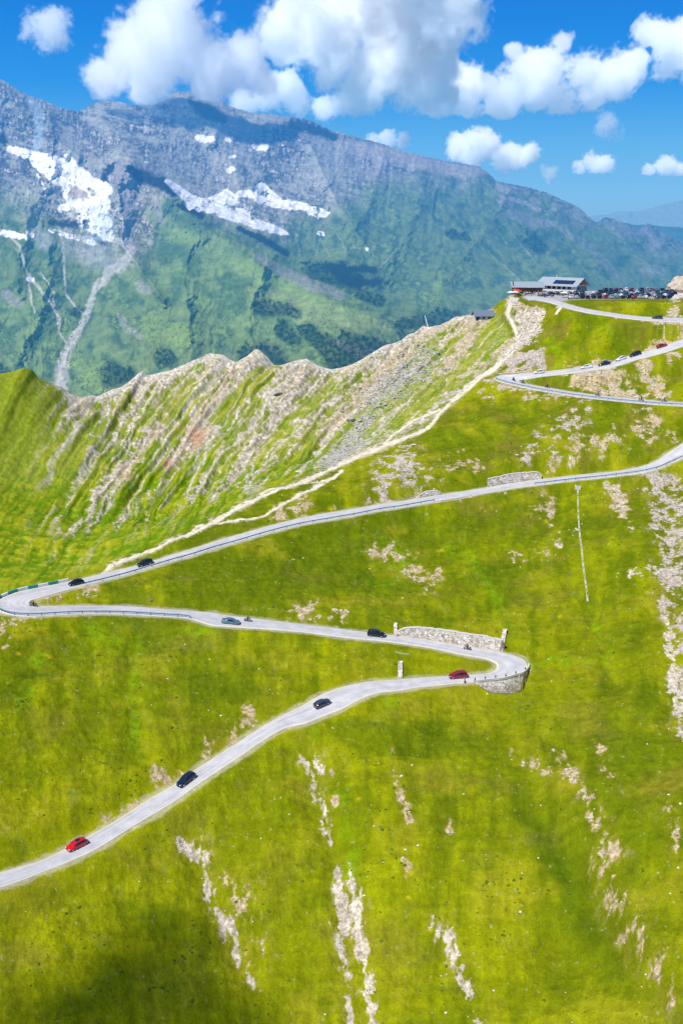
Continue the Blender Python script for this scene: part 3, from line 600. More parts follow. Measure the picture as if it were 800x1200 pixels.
# named ridges and couloirs that catch the light on one side
for pts, w, a in [([(112, 120), (135, 168), (150, 184), (180, 200), (205, 228), (250, 263), (310, 305), (370, 333), (440, 366), (500, 388)], [20, 18, 16, 16, 14, 18, 20, 20, 20, 20], 150), ([(150, 184), (138, 225), (146, 290), (190, 350)], [14, 16, 16, 16], 130), ([(0, 95), (50, 150), (95, 185)], [22, 22, 18], 150),
   ([(52, 118), (66, 165), (60, 210), (30, 260), (20, 340)], [12, 14, 16, 20, 20], 110), ([(222, 108), (255, 170), (290, 215)], [24, 24, 16], 120), ([(345, 137), (372, 190), (395, 240), (430, 290)], [22, 22, 20, 16], 120), ([(450, 171), (440, 225), (405, 290)], [18, 20, 18], 90), ([(500, 184), (492, 245), (462, 300), (440, 340)], [18, 20, 20, 18], 90),
   ([(560, 197), (590, 238), (636, 288), (700, 350)], [18, 20, 24, 26], 150), ([(640, 228), (676, 285), (740, 345)], [14, 18, 20], 130), ([(712, 255), (745, 300), (800, 340)], [10, 14, 18], 120), ([(757, 262), (790, 310)], [10, 14], 100), ([(600, 218), (560, 280), (520, 330)], [16, 20, 20], 80), ([(236, 262), (215, 320), (225, 400)], [18, 22, 22], 90), ([(320, 300), (290, 360), (300, 430)], [16, 20, 20], 70), ([(60, 290), (50, 360), (20, 420)], [12, 18, 20], 80)]:
    dd, ww = seg_dist(MX+5*mB+2*mCn, MY+4*mB+2*mCn, pts, w); RG = RG-1.7*a*np.exp(-dd/np.maximum(ww, 4))*smooth(0, 14, MY-top[None])
d = ray(MX.astype(float), MY.astype(float)); P = d*RG[..., None]
P[..., 2] += CAMZ
P = np.concatenate([np.stack([P[0, :, 0]*1.12, P[0, :, 1]*1.12, P[0, :, 2]-500], -1)[None], P], 0)
def L(r, g, b): return np.broadcast_to(srgb((r, g, b)), MX.shape+(3,)).astype(np.float32)
# surface albedo (before haze)
green = mixc(L(126, 146, 84), L(82, 110, 72), smooth(-0.3, 0.4, mB+mA*0.6))
green = mixc(green, L(146, 168, 84), smooth(0.1, 0.5, mA+0.5*mB+0.25*mCn)*0.8)
stk = fbm(gx/3.2+0.5*mB, MY/34, 4, 69, gain=.6)
rockc = mixc(L(196, 190, 166), L(84, 88, 80), smooth(-0.32, 0.36, mCn*0.35+0.7*mB+0.55*band+0.5*mA+0.45*stk))
rockc = mixc(rockc, L(230, 216, 200), smooth(0.10, 0.6, band*0.6+0.6*stk+0.3*mF+0.5*mB)*0.85)
rockc = rockc*(1+0.18*mF+0.2*stk)[..., None]
m = np.maximum(rocky, 0)
alb = mixc(green, rockc, np.clip(m*smooth(-0.7, -0.1, mB*0.8+mCn*0.4+m*0.5), 0, 1))
def blob(pts, w, soft=0.3, n=1.0):
    d_, ww = seg_dist(MX+n*(5*mB+3.0*mCn+1.2*mF), MY+n*(4*mB+3.0*mCn+1.2*mF), pts, w); return smooth(1+soft, 1-soft, d_/np.maximum(ww, 0.3))
def lay(c, pts, w, a=1.0, soft=0.3, n=1.0):
    global alb
    alb = mixc(alb, c, blob(pts, w, soft, n)*a)
grn = mixc(L(134, 158, 88), L(90, 120, 74), smooth(-0.35, 0.35, mB+0.5*mA+0.4*mCn))
lay(grn, [(200, 250), (230, 300), (300, 340), (380, 380)], [20, 60, 50, 30], 0.95, 0.4)
lay(L(154, 178, 96), [(175, 250), (230, 285), (300, 320), (360, 350), (440, 378)], [7, 10, 9, 8, 6], 0.6, 0.8)
lay(L(164, 176, 106), [(300, 345), (380, 372), (450, 385)], [10, 14, 8], 0.55, 0.8)
lay(grn, [(20, 380), (60, 350), (40, 420)], [26, 20, 20], 0.85, 0.5); lay(grn, [(50, 288), (62, 300)], [12, 12], 0.7, 0.5); lay(grn, [(10, 235), (40, 240)], [12, 10], 0.4, 0.6)
grey = L(172, 164, 156)*(1+0.3*mF+0.2*mCn)[..., None]
lay(grey, [(140, 190), (150, 215), (148, 250), (155, 290)], [6, 12, 10, 8], .9); lay(grey, [(165, 190), (190, 215), (205, 228)], [6, 9, 4], .8); lay(grey, [(182, 240), (190, 262)], [5, 4], .6)
lay(grey, [(165, 335), (172, 340)], [7, 6], .6); lay(grey, [(140, 370), (150, 385), (165, 395)], [3, 5, 3], .5); lay(grey, [(300, 300), (330, 318), (360, 332), (400, 346)], [4, 6, 8, 5], .6); lay(grey, [(395, 400), (440, 420), (430, 440)], [5, 9, 8], .7)
lay(grey, [(8, 345), (20, 355)], [6, 6], .6); lay(grey, [(600, 250), (625, 262), (650, 262)], [6, 7, 3], .7); lay(grey, [(588, 236), (600, 240)], [5, 4], .8); lay(L(200, 190, 170), [(582, 218), (592, 222)], [4, 4], .8); lay(L(200, 190, 170), [(585, 229), (615, 238), (632, 246)], [2, 2.5, 2], .8)
lay(grey, [(710, 262), (730, 275), (757, 266), (770, 285)], [3, 6, 6, 5], .7); lay(grey, [(755, 315), (775, 318)], [7, 5], .5); lay(grey, [(660, 270), (690, 290), (730, 330)], [4, 5, 4], .45)
# pale summit cap of the right shoulder
lay(L(206, 190, 172), [(400, 172), (440, 178), (480, 188), (520, 198), (555, 202)], [7, 9, 8, 8, 6], .8, .5); lay(L(196, 182, 165), [(395, 190), (440, 205), (485, 210)], [8, 8, 5], .45, .6); lay(L(196, 184, 170), [(280, 150), (330, 140), (385, 170)], [7, 5, 6], .6, .6)
# long scree threads
scr = L(222, 212, 198)
for pts, w in [([(75, 245), (112, 275), (140, 282), (155, 292), (148, 305), (128, 320), (114, 335), (107, 350), (103, 370), (92, 388), (80, 408), (74, 430), (70, 460)], [2, 3, 4, 6, 8, 6, 5, 4, 4.5, 5, 6, 8, 10]),
   ([(72, 275), (76, 310), (78, 345), (90, 362), (103, 370)], [2, 1.6, 1.5, 1.4, 1.2]), ([(5, 270), (25, 290), (32, 320), (40, 330), (62, 358), (70, 375), (70, 390), (78, 402)], [1.5, 2, 1.5, 2, 1.8, 1.4, 1.2, 1.2]), ([(34, 322), (36, 350), (42, 368)], [2.2, 1.2, .8]),
   ([(50, 322), (62, 340), (66, 365), (68, 380)], [.8, 1, 1, 1]), ([(128, 262), (140, 245), (150, 285)], [2, 1.5, 2]), ([(345, 270), (352, 295), (352, 312)], [.8, .8, .8]), ([(370, 300), (376, 280), (385, 300)], [.7, .8, .7]), ([(395, 275), (402, 285), (405, 305)], [.7, .8, .6]),
   ([(440, 320), (458, 300), (472, 285)], [1, 1, .6]), ([(590, 310), (610, 330), (650, 365)], [1, 1, 1]), ([(585, 240), (600, 275), (630, 310)], [.8, .9, .9]), ([(410, 290), (440, 290), (455, 288)], [1.5, 1, .6])]:
    lay(scr, pts, np.array(w)*(.85 if pts[0][0] < 200 else .6), .8 if pts[0][0] < 200 else .38, .45, .5)
lay(L(190, 186, 180), [(90, 290), (120, 300), (130, 310)], [14, 16, 10], .55, .6, 1.6); lay(L(205, 203, 202), [(40, 270), (55, 285)], [9, 9], .5, .6)
# dark woods
wd = L(22, 44, 18)
tre = smooth(-0.05, 0.2, mCn+0.5*mF)
woods = np.zeros(MX.shape, np.float32)
for pts, w in [([(195, 420), (200, 422)], [10, 6]), ([(130, 440), (150, 440)], [10, 8]), ([(290, 415), (315, 420), (330, 445)], [10, 14, 14]), ([(308, 360), (345, 365)], [8, 5]), ([(330, 385), (345, 400)], [7, 6]), ([(355, 385), (385, 405), (400, 430)], [6, 10, 8]),
   ([(405, 395), (420, 420), (450, 430)], [8, 14, 12]), ([(430, 400), (460, 415), (450, 440)], [5, 8, 12]), ([(370, 320), (395, 325), (420, 330)], [7, 9, 7]), ([(420, 345), (445, 352)], [4, 5]), ([(470, 380), (500, 378), (530, 372)], [6, 9, 8]), ([(360, 315), (405, 315)], [5, 6]), ([(470, 390), (475, 405)], [3, 3]), ([(-40, 430), (0, 440)], [10, 10]), ([(85, 366), (95, 368)], [4, 4]), ([(530, 275), (545, 276)], [4, 3]), ([(620, 280), (632, 290)], [8, 6])]:
    woods = np.maximum(woods, blob(pts, np.array(w)*1.3, .45, 1.2))
woods = np.clip(woods*(0.55+0.7*tre), 0, 1)
alb = mixc(alb, wd*(1+0.5*mF)[..., None], np.clip(woods*1.1, 0, .96))
shade_dk = L(30, 34, 36)*(1+0.4*mCn)[..., None]  # spur and cloud shadows painted into the mountain colour as dark patches
for pts, w in [([(150, 196), (168, 208), (188, 214), (203, 226)], [4, 8, 8, 4]), ([(132, 190), (124, 212)], [3, 5]), ([(385, 312), (402, 322), (420, 332), (445, 330)], [5, 8, 8, 5]), ([(400, 312), (440, 318)], [3, 5]), ([(226, 118), (240, 128), (262, 140)], [6, 10, 6]), ([(340, 145), (360, 150), (392, 160)], [5, 7, 5]), ([(75, 228), (84, 222)], [4, 5]), ([(0, 160), (6, 166)], [6, 4]), ([(60, 262), (100, 262), (120, 285)], [3, 4, 3]), ([(280, 268), (310, 282), (335, 296)], [3, 4, 4]), ([(210, 240), (235, 252)], [3, 4])]: lay(shade_dk, pts, w, .95, .5, 1.0)
sct = smooth(0.42, 0.5, fbm(MX/2.6, MY/2.2, 3, 71)+0.3*mB)*smooth(330, 380, MY)*smooth(-0.1, 0.3, mA+0.4*mB+0.15)
alb = mixc(alb, wd, sct*.75)
# snow and glacier ice
sn = np.zeros(MX.shape, np.float32)
for pts, w, a in [([(12, 175), (30, 180), (55, 188), (80, 195), (105, 210)], [4, 6, 8, 8, 6], 1), ([(45, 190), (70, 205), (95, 215), (122, 222)], [8, 12, 12, 9], 1), ([(85, 225), (100, 238), (118, 240)], [12, 14, 12], .95), ([(78, 182), (85, 190)], [3, 4], 1), ([(105, 255), (120, 265), (125, 275)], [16, 14, 8], .55), ([(70, 244), (85, 240)], [4, 4], .9), ([(60, 270), (110, 285)], [3, 3], .5),
   ([(-20, 268), (5, 273), (30, 277)], [4, 4, 3], 1), ([(33, 272), (37, 274)], [3, 3], 1), ([(33, 326), (38, 328)], [3, 3], .9), ([(45, 205), (55, 225), (52, 236)], [1.5, 1.5, 1], .7),
   ([(196, 212), (208, 222), (222, 233), (240, 240)], [3, 5, 6, 6], 1), ([(225, 240), (250, 240), (265, 228), (280, 240)], [7, 9, 6, 8], 1), ([(260, 248), (285, 252), (300, 262), (320, 268), (335, 274)], [7, 9, 6, 5, 3], .95), ([(280, 228), (300, 225), (306, 218), (325, 235)], [4, 6, 5, 5], 1), ([(300, 232), (322, 238), (340, 240)], [4, 5, 4], 1), ([(340, 240), (358, 242)], [6, 4], 1), ([(364, 247), (374, 250), (384, 249)], [5, 7, 2], 1),
   ([(234, 162), (248, 163)], [4.5, 4], 1), ([(266, 163), (272, 163)], [3, 3], 1), ([(299, 172), (312, 172)], [3.5, 3.5], 1), ([(267, 184), (276, 183)], [1.5, 1.5], .9), ([(268, 200), (273, 198)], [3, 2.5], .9), ([(170, 191), (174, 192)], [2, 2], .8), ([(375, 274), (377, 274)], [3, 3], .9), ([(330, 170), (332, 170)], [1, 1], .8), ([(430, 292), (432, 293)], [2, 2], .8)]:
    sn = np.maximum(sn, a*blob(pts, w, .25, .55))
icy = smooth(.2, .6, fbm(MX/9, MY/4, 4, 72)+.35)*smooth(90, 130, MX)*0+0
sn = np.clip(sn-0.55*smooth(.15, .55, mCn+.5*mF)*(sn < .85)-0.8*smooth(.32, .58, mB+.45*mCn+.25*mF), 0, 1)
alb = mixc(alb, L(250, 250, 252)*(1-0.10*smooth(-.1, .5, mCn))[..., None], smooth(.15, .6, sn))
lay(L(205, 222, 226), [(40, 120), (48, 150), (42, 175)], [7, 5, 4], .6, .6, .6); lay(L(214, 226, 232), [(110, 245), (122, 262), (112, 280)], [8, 12, 8], .5, .6, 1.4); lay(grey*.8, [(88, 226), (100, 228)], [8, 4], .8)
alb = np.clip(alb*(1+0.16*mCn)[..., None], 0, 1)
# aerial haze by distance and height (scattered blue light in the air between here and there)
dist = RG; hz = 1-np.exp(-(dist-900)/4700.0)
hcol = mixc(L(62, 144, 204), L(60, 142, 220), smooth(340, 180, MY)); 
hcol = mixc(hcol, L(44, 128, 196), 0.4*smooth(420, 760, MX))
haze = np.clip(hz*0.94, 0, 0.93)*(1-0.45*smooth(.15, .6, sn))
pad = lambda a: np.concatenate([a[:1], a], 0)
fm_ = bpy.data.materials.new('hazy_mountain'); t = NT(fm_)
o_ = t.n('ShaderNodeOutputMaterial'); df = t.n('ShaderNodeBsdfDiffuse'); em = t.n('ShaderNodeEmission'); mxs = t.n('ShaderNodeMixShader')
ca = t.n('ShaderNodeVertexColor', layer_name='rock'); cb = t.n('ShaderNodeVertexColor', layer_name='air'); cf = t.n('ShaderNodeVertexColor', layer_name='haze')
g_ = t.n('ShaderNodeNewGeometry'); nn = t.n('ShaderNodeTexNoise', _Scale=0.02, _Detail=8.0, _Roughness=0.65); t.l(g_.outputs['Position'], nn.inputs['Vector'])
bpn = t.n('ShaderNodeBump', _Strength=0.55, _Distance=16.0); t.l(nn.outputs['Fac'], bpn.inputs['Height']); t.l(bpn.outputs['Normal'], df.inputs['Normal'])
mrr = t.n('ShaderNodeMapRange'); mrr.inputs['From Min'].default_value = .3; mrr.inputs['From Max'].default_value = .7; mrr.inputs['To Min'].default_value = .68; mrr.inputs['To Max'].default_value = 1.3; t.l(nn.outputs['Fac'], mrr.inputs['Value'])
vs = t.n('ShaderNodeVectorMath', operation='SCALE'); t.l(ca.outputs['Color'], vs.inputs[0]); t.l(mrr.outputs[0], vs.inputs['Scale']); t.l(vs.outputs[0], df.inputs['Color'])
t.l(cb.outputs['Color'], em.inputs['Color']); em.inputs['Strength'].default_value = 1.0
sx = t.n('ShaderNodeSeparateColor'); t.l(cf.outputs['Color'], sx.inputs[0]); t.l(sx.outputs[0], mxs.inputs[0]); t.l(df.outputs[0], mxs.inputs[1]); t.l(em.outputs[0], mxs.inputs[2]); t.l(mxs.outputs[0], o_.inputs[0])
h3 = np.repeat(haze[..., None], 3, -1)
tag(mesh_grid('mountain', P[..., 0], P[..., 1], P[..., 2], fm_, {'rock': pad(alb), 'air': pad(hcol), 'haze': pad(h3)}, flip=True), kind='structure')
# fainter ranges on the right horizon
def far_range(name, pts, rg, air, hz_, y1, seed, rock):
    cx = np.linspace(pts[0][0], pts[-1][0], 500); tp = np.interp(cx, [p[0] for p in pts], [p[1] for p in pts])+1.6*fbm(cx/16, cx*0+seed, 4, seed)
    v = np.linspace(0, 1, 60); X = np.broadcast_to(cx, (60, 500)); Y = tp[None]+(y1-tp[None])*v[:, None]
    rr2 = rg*(1-0.35*v[:, None])*(1-0.03*ridged(X/15, Y/30, 3, seed+1))
    D = ray(X, Y)*rr2[..., None]; D[..., 2] += CAMZ
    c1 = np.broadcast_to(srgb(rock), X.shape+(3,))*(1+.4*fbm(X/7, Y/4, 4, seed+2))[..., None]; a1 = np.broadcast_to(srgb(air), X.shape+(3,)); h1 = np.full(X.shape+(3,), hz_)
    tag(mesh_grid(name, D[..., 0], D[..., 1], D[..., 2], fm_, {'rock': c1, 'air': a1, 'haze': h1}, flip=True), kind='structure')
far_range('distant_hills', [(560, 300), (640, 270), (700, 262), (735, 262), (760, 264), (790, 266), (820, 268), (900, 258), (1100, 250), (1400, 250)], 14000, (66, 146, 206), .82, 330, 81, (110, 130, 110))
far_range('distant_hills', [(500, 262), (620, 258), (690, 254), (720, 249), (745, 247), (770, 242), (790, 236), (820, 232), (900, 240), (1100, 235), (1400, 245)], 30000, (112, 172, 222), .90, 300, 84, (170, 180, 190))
# ------------------------------------------------------------------ daylight
SUN_EL, SUN_AZ = R(54), R(-134)       # azimuth from +Y (view), negative = left; the sun stands left and a little behind
sd = Vector((math.sin(SUN_AZ)*math.cos(SUN_EL), math.cos(SUN_AZ)*math.cos(SUN_EL), math.sin(SUN_EL)))
sl_ = bpy.data.lights.new('sun', 'SUN'); sl_.energy = 4.75; sl_.angle = R(0.53); sl_.color = (1.0, 0.965, 0.90)
so = bpy.data.objects.new('sun', sl_); COL.objects.link(so); so.rotation_euler = sd.to_track_quat('Z', 'Y').to_euler(); so.location = (-200, -100, 600)
w = bpy.data.worlds.new('World'); scene.world = w; w.use_nodes = True; t = NT(w)
wo = t.n('ShaderNodeOutputWorld'); bg = t.n('ShaderNodeBackground'); bg.inputs['Strength'].default_value = 0.11
sky = t.n('ShaderNodeTexSky', sky_type='NISHITA'); sky.sun_disc = False; sky.sun_elevation = SUN_EL; sky.sun_rotation = SUN_AZ; sky.altitude = 2400; sky.air_density = 1.0; sky.dust_density = 0.3; sky.ozone_density = 2.0
hs = t.n('ShaderNodeHueSaturation', _Saturation=1.25, _Value=1.0); t.l(sky.outputs[0], hs.inputs['Color'])
# clear alpine air: the low sky is deep azure, paling into blue haze at the horizon
tc = t.n('ShaderNodeTexCoord'); sp = t.n('ShaderNodeSeparateXYZ'); t.l(tc.outputs['Generated'], sp.inputs[0])
rp_ = t.n('ShaderNodeValToRGB'); cr_ = rp_.color_ramp; t.l(sp.outputs['Z'], rp_.inputs['Fac'])
stops = [(0.0, (112, 178, 226)), (0.03, (112, 184, 236)), (0.075, (92, 178, 238)), (0.13, (40, 152, 236)), (0.20, (6, 130, 228)), (0.40, (0, 98, 200))]
for i, (p_, c_) in enumerate(stops):
    e = cr_.elements[i] if i < 2 else cr_.elements.new(p_)
    e.position = p_; e.color = tuple(srgb(c_)/0.11*0.11)+(1,)
sc_ = t.n('ShaderNodeVectorMath', operation='SCALE'); sc_.inputs['Scale'].default_value = 1/0.11; t.l(rp_.outputs[0], sc_.inputs[0])
fr = t.n('ShaderNodeMapRange'); fr.inputs['From Min'].default_value = 0.18; fr.inputs['From Max'].default_value = 0.5; fr.inputs['To Min'].default_value = 0.92; fr.inputs['To Max'].default_value = 0.1; t.l(sp.outputs['Z'], fr.inputs['Value'])
mw = t.n('ShaderNodeMix', data_type='RGBA'); t.l(fr.outputs[0], mw.inputs['Factor']); t.l(hs.outputs[0], mw.inputs['A']); t.l(sc_.outputs[0], mw.inputs['B'])
t.l(mw.outputs['Result'], bg.inputs['Color']); t.l(bg.outputs[0], wo.inputs[0])
scene.cycles.max_bounces = 6; scene.cycles.diffuse_bounces = 2
# ------------------------------------------------------------------ cumulus clouds: bodies of scattering vapour, thick in the middle, torn at the rim
def vapour(name, lobes, dens, emis, base, amp, big, small, soft):
    """lobes: (world centre, radius); density follows the lobes, eaten into by 3-D noise"""
    m = bpy.data.materials.new(name); t = NT(m); M = lambda op, a, b=None: mnode(t, op, a, b)
    o_ = t.n('ShaderNodeOutputMaterial'); vp = t.n('ShaderNodeVolumePrincipled')
    vp.inputs['Color'].default_value = (1, 1, 1, 1); vp.inputs['Anisotropy'].default_value = 0.1; vp.inputs['Emission Color'].default_value = (0.60, 0.74, 1.0, 1)
    g = t.n('ShaderNodeNewGeometry'); pos = g.outputs['Position']; cur = None
    for c, r in lobes:
        vd = t.n('ShaderNodeVectorMath', operation='DISTANCE'); t.l(pos, vd.inputs[0]); vd.inputs[1].default_value = c
        q = M('DIVIDE', vd.outputs['Value'], r)
        cur = q if cur is None else mnode3(t, 'SMOOTH_MIN', cur, q, 0.4)
    n1 = t.n('ShaderNodeTexNoise', _Scale=1.0/big, _Detail=3.0, _Roughness=0.55); t.l(pos, n1.inputs['Vector'])
    n2 = t.n('ShaderNodeTexNoise', _Scale=1.0/small, _Detail=5.0, _Roughness=0.72); t.l(pos, n2.inputs['Vector'])
    a1 = M('MULTIPLY', M('SUBTRACT', n1.outputs['Fac'], 0.5), 3.8*amp); a2 = M('MULTIPLY', M('SUBTRACT', n2.outputs['Fac'], 0.5), 2.6*amp)
    d = M('ADD', M('ADD', M('SUBTRACT', 0.86, cur), a1), a2)
    sp = t.n('ShaderNodeSeparateXYZ'); t.l(pos, sp.inputs[0])
    R0 = max(r for _, r in lobes); bl = M('MULTIPLY', M('MAXIMUM', M('SUBTRACT', base, sp.outputs['Z']), 0.0), 1.6/R0)
    d = M('SUBTRACT', d, bl)
    mr = t.n('ShaderNodeMapRange', interpolation_type='SMOOTHSTEP'); mr.inputs['From Min'].default_value = 0.0; mr.inputs['From Max'].default_value = soft; t.l(d, mr.inputs['Value'])
    t.l(M('MULTIPLY', mr.outputs[0], dens), vp.inputs['Density']); t.l(M('MULTIPLY', mr.outputs[0], emis), vp.inputs['Emission Strength'])  # added bluish glow in place of light scattered within the cloud
    t.l(vp.outputs[0], o_.inputs['Volume']); return m
def mnode(t, op, a, b=None):
    n = t.n('ShaderNodeMath', operation=op)
    for i, v in enumerate((a, b)):
        if v is None: continue
        if isinstance(v, (int, float)): n.inputs[i].default_value = v
        else: t.l(v, n.inputs[i])
    return n.outputs[0]
def mnode3(t, op, a, b, c):
    n = t.n('ShaderNodeMath', operation=op); t.l(a, n.inputs[0]); t.l(b, n.inputs[1]); n.inputs[2].default_value = c; return n.outputs[0]
def cloud(label, lobes, rg, dens=0.014, emis=0.0009, amp=0.62, base_y=None, big=None, soft=0.24, group='fair weather clouds over the mountains', jit=0.10):
    r_ = random.Random(int(sum(l[0] for l in lobes))); bm = bmesh.new(); L3 = []
    for (lx, ly, lr) in lobes:
        c = Vector(at(lx, ly, rg)); Rm = 1.28*lr*rg/F; c += Vector((0, r_.uniform(-1, 1)*Rm*0.8, 0)); L3.append((tuple(c), Rm))
    c0 = Vector((sum(c[0] for c, _ in L3), sum(c[1] for c, _ in L3), sum(c[2] for c, _ in L3)))/len(L3)
    for c, r in L3: bmesh.ops.create_icosphere(bm, subdivisions=2, radius=r*1.45, matrix=Matrix.Translation(Vector(c)-c0))
    me = bpy.data.meshes.new('cloud'); bm.to_mesh(me); bm.free()
    o = bpy.data.objects.new('cloud', me); COL.objects.link(o); o.location = c0
    Rmax = max(r for _, r in L3)
    m = o.modifiers.new('r', 'REMESH'); m.mode = 'VOXEL'; m.voxel_size = min(r for _, r in L3)*0.4
    dg = bpy.context.evaluated_depsgraph_get(); me2 = bpy.data.meshes.new_from_object(o.evaluated_get(dg)); o.modifiers.clear(); o.data = me2; me2.name = 'cloud'
    base = float(at(400, base_y, rg)[2]) if base_y else -1e4
    big = big or Rmax*1.15
    me2.materials.clear(); me2.materials.append(vapour('cloud_vapour', L3, dens, emis, base, amp, big, big/4.6, soft))
    return tag(o, label, 'cloud', group)
cloud('huge white cumulus sitting on the rocky summit ridge at the left', [(128, 92, 20), (150, 62, 28), (185, 78, 36), (222, 40, 32), (192, 22, 22), (250, 78, 30), (170, 108, 20), (285, 62, 22), (215, 0, 20), (300, 90, 20)], 5850, base_y=122, emis=0.0009)
cloud('broadest and tallest cumulus with a grey underside, top centre', [(345, 20, 26), (388, 50, 32), (440, 15, 40), (485, 45, 46), (528, 12, 34), (450, 92, 34), (418, 108, 22), (328, 50, 22), (496, 92, 24), (470, -40, 50), (380, 90, 22)], 8800, base_y=132, dens=0.018, emis=0.0006)
cloud('low white cloud bank lying along the crest under the tallest cumulus', [(285, 118, 13), (312, 116, 16), (345, 116, 17), (378, 126, 14), (330, 96, 16), (400, 118, 12)], 8500, amp=.6)
cloud('long white cumulus stretching right from the tallest one, with a thin finger rising from it', [(508, 124, 16), (516, 106, 13), (558, 100, 24), (590, 112, 23), (622, 98, 24), (655, 106, 22), (688, 100, 22), (718, 90, 20), (602, 62, 11), (648, 72, 13), (658, 50, 9), (628, 76, 14), (742, 76, 13)], 9600, base_y=134, dens=0.016)
cloud('ragged white cloud in the top right corner', [(762, 42, 14), (782, 62, 17), (772, 82, 13), (800, 42, 18), (830, 60, 26), (752, 62, 9)], 9800, amp=.85)
cloud('small round cumulus just above the right shoulder of the mountain', [(540, 172, 13), (558, 168, 18), (552, 184, 13), (570, 178, 11)], 10500, amp=.5, dens=.02)
cloud('smaller cumulus right of the round one, touching the falling ridge', [(586, 192, 12), (602, 182, 14), (618, 182, 11)], 10500, amp=.55, dens=.02)
cloud('flat little cloud peeping over the crest', [(438, 163, 8), (455, 164, 10), (472, 164, 8)], 9800, amp=.5)
cloud('small pointed cumulus low over the right horizon', [(680, 197, 8), (696, 193, 11), (712, 192, 9)], 14000, amp=.6, base_y=204)
cloud('small cumulus at the right edge low over the horizon', [(762, 201, 7), (780, 195, 11), (797, 199, 8)], 14000, amp=.6, base_y=206)
cloud('lone wispy cloud in the top left corner', [(36, 42, 11), (56, 30, 16), (68, 36, 13), (48, 48, 10)], 7500, dens=.008, emis=.0005, amp=1.0)
cloud('faint tiny puff between the two lowest clouds', [(640, 204, 8)], 13000, dens=.005, emis=.0002, amp=.7)
cloud('faint grey shred below the long cumulus', [(712, 148, 12)], 11000, dens=.004, emis=.0001, amp=.9)
# unseen low cloud added behind the camera to shade the grass at bottom left
pS = spot(150, 1165) if 'spot' in globals() else Vector((-40, 130, 20))
cS = pS+sd*520
def shadow_cloud(label, lobes, dens):
    bm = bmesh.new(); c0 = Vector(lobes[0][0])
    for c, r in lobes: bmesh.ops.create_icosphere(bm, subdivisions=2, radius=r*1.45, matrix=Matrix.Translation(Vector(c)-c0))
    me = bpy.data.meshes.new('cloud'); bm.to_mesh(me); bm.free(); me.materials.append(vapour('cloud_vapour', [(tuple(c), r) for c, r in lobes], dens, 0.0, -1e4, 0.6, 26, 8, 0.5))
    o = bpy.data.objects.new('cloud', me); COL.objects.link(o); o.location = c0; return tag(o, label, 'cloud', 'fair weather clouds over the mountains')  # unseen cloud, added only to shade the grass
shadow_cloud('small unseen cloud added overhead behind the viewpoint to shade the grass', [(tuple(cS+Vector((0, 0, 0))), 18.0), (tuple(cS+Vector((-12, -10, 1))), 15.0), (tuple(cS+Vector((12, -12, 0))), 13.0), (tuple(cS+Vector((-24, -18, 0))), 13.0)], 0.085)
scene.cycles.volume_bounces = 10; scene.cycles.max_bounces = 14; scene.cycles.transparent_max_bounces = 12
# ------------------------------------------------------------------ mesh building helpers
class MB:
    def __init__(s): s.bm = bmesh.new()
    def quad(s, *p): return s.bm.faces.new([s.bm.verts.new(tuple(q)) for q in p])
    def box(s, c, size, rot=None, bev=0.0, taper=1.0):
        r = bmesh.ops.create_cube(s.bm, size=1.0); vs = r['verts']
        for v in vs:
            k = taper if v.co.z > 0 else 1.0
            v.co = Vector((v.co.x*size[0]*k, v.co.y*size[1]*k, v.co.z*size[2]))
        if bev:
            es = list({e for v in vs for e in v.link_edges}); rr = bmesh.ops.bevel(s.bm, geom=es, offset=bev, segments=2, affect='EDGES', profile=0.6)
            vs = list({v for f in rr['faces'] for v in f.verts} | {v for v in vs if v.is_valid})
        M_ = (Matrix.Translation(Vector(c)) @ rot.to_4x4()) if rot else Matrix.Translation(Vector(c))
        bmesh.ops.transform(s.bm, matrix=M_, verts=[v for v in vs if v.is_valid]); return s
    def cyl(s, a, b, r0, r1=None, n=12):
        a = Vector(a); b = Vector(b); d = b-a; r1 = r0 if r1 is None else r1
        q = d.to_track_quat('Z', 'Y').to_matrix().to_4x4()
        bmesh.ops.create_cone(s.bm, cap_ends=True, segments=n, radius1=r0, radius2=r1, depth=d.length, matrix=Matrix.Translation((a+b)/2) @ q); return s
    def ball(s, c, r, sc=(1, 1, 1), sub=2):
        bmesh.ops.create_icosphere(s.bm, subdivisions=sub, radius=r, matrix=Matrix.Translation(Vector(c)) @ Matrix.Diagonal((*sc, 1))); return s
    def torus(s, c, R0, r0, n=16, m=8):
        """a wheel ring whose axle runs along Y"""
        V_ = [[s.bm.verts.new((c[0]+(R0+r0*math.cos(b))*math.cos(a), c[1]+r0*1.3*math.sin(b), c[2]+(R0+r0*math.cos(b))*math.sin(a))) for b in [2*math.pi*j/m for j in range(m)]] for a in [2*math.pi*i/n for i in range(n)]]
        for i in range(n):
            for j in range(m): s.bm.faces.new((V_[i][j], V_[i][(j+1) % m], V_[(i+1) % n][(j+1) % m], V_[(i+1) % n][j]))
        return s
    def obj(s, name, m, parent=None, smooth_=False, loc=None):
        bmesh.ops.recalc_face_normals(s.bm, faces=s.bm.faces); me = bpy.data.meshes.new(name); s.bm.to_mesh(me); s.bm.free()
        for mm in (m if isinstance(m, (list, tuple)) else [m]): me.materials.append(mm)
        if smooth_:
            for p in me.polygons: p.use_smooth = True
        o = bpy.data.objects.new(name, me); COL.objects.link(o)
        if parent: o.parent = parent
        if loc is not None: o.location = loc
        return o
def empty(name, loc=(0, 0, 0), rz=0.0):
    o = bpy.data.objects.new(name, None); COL.objects.link(o); o.location = loc; o.rotation_euler = (0, 0, rz); o.empty_display_size = 0.5; return o
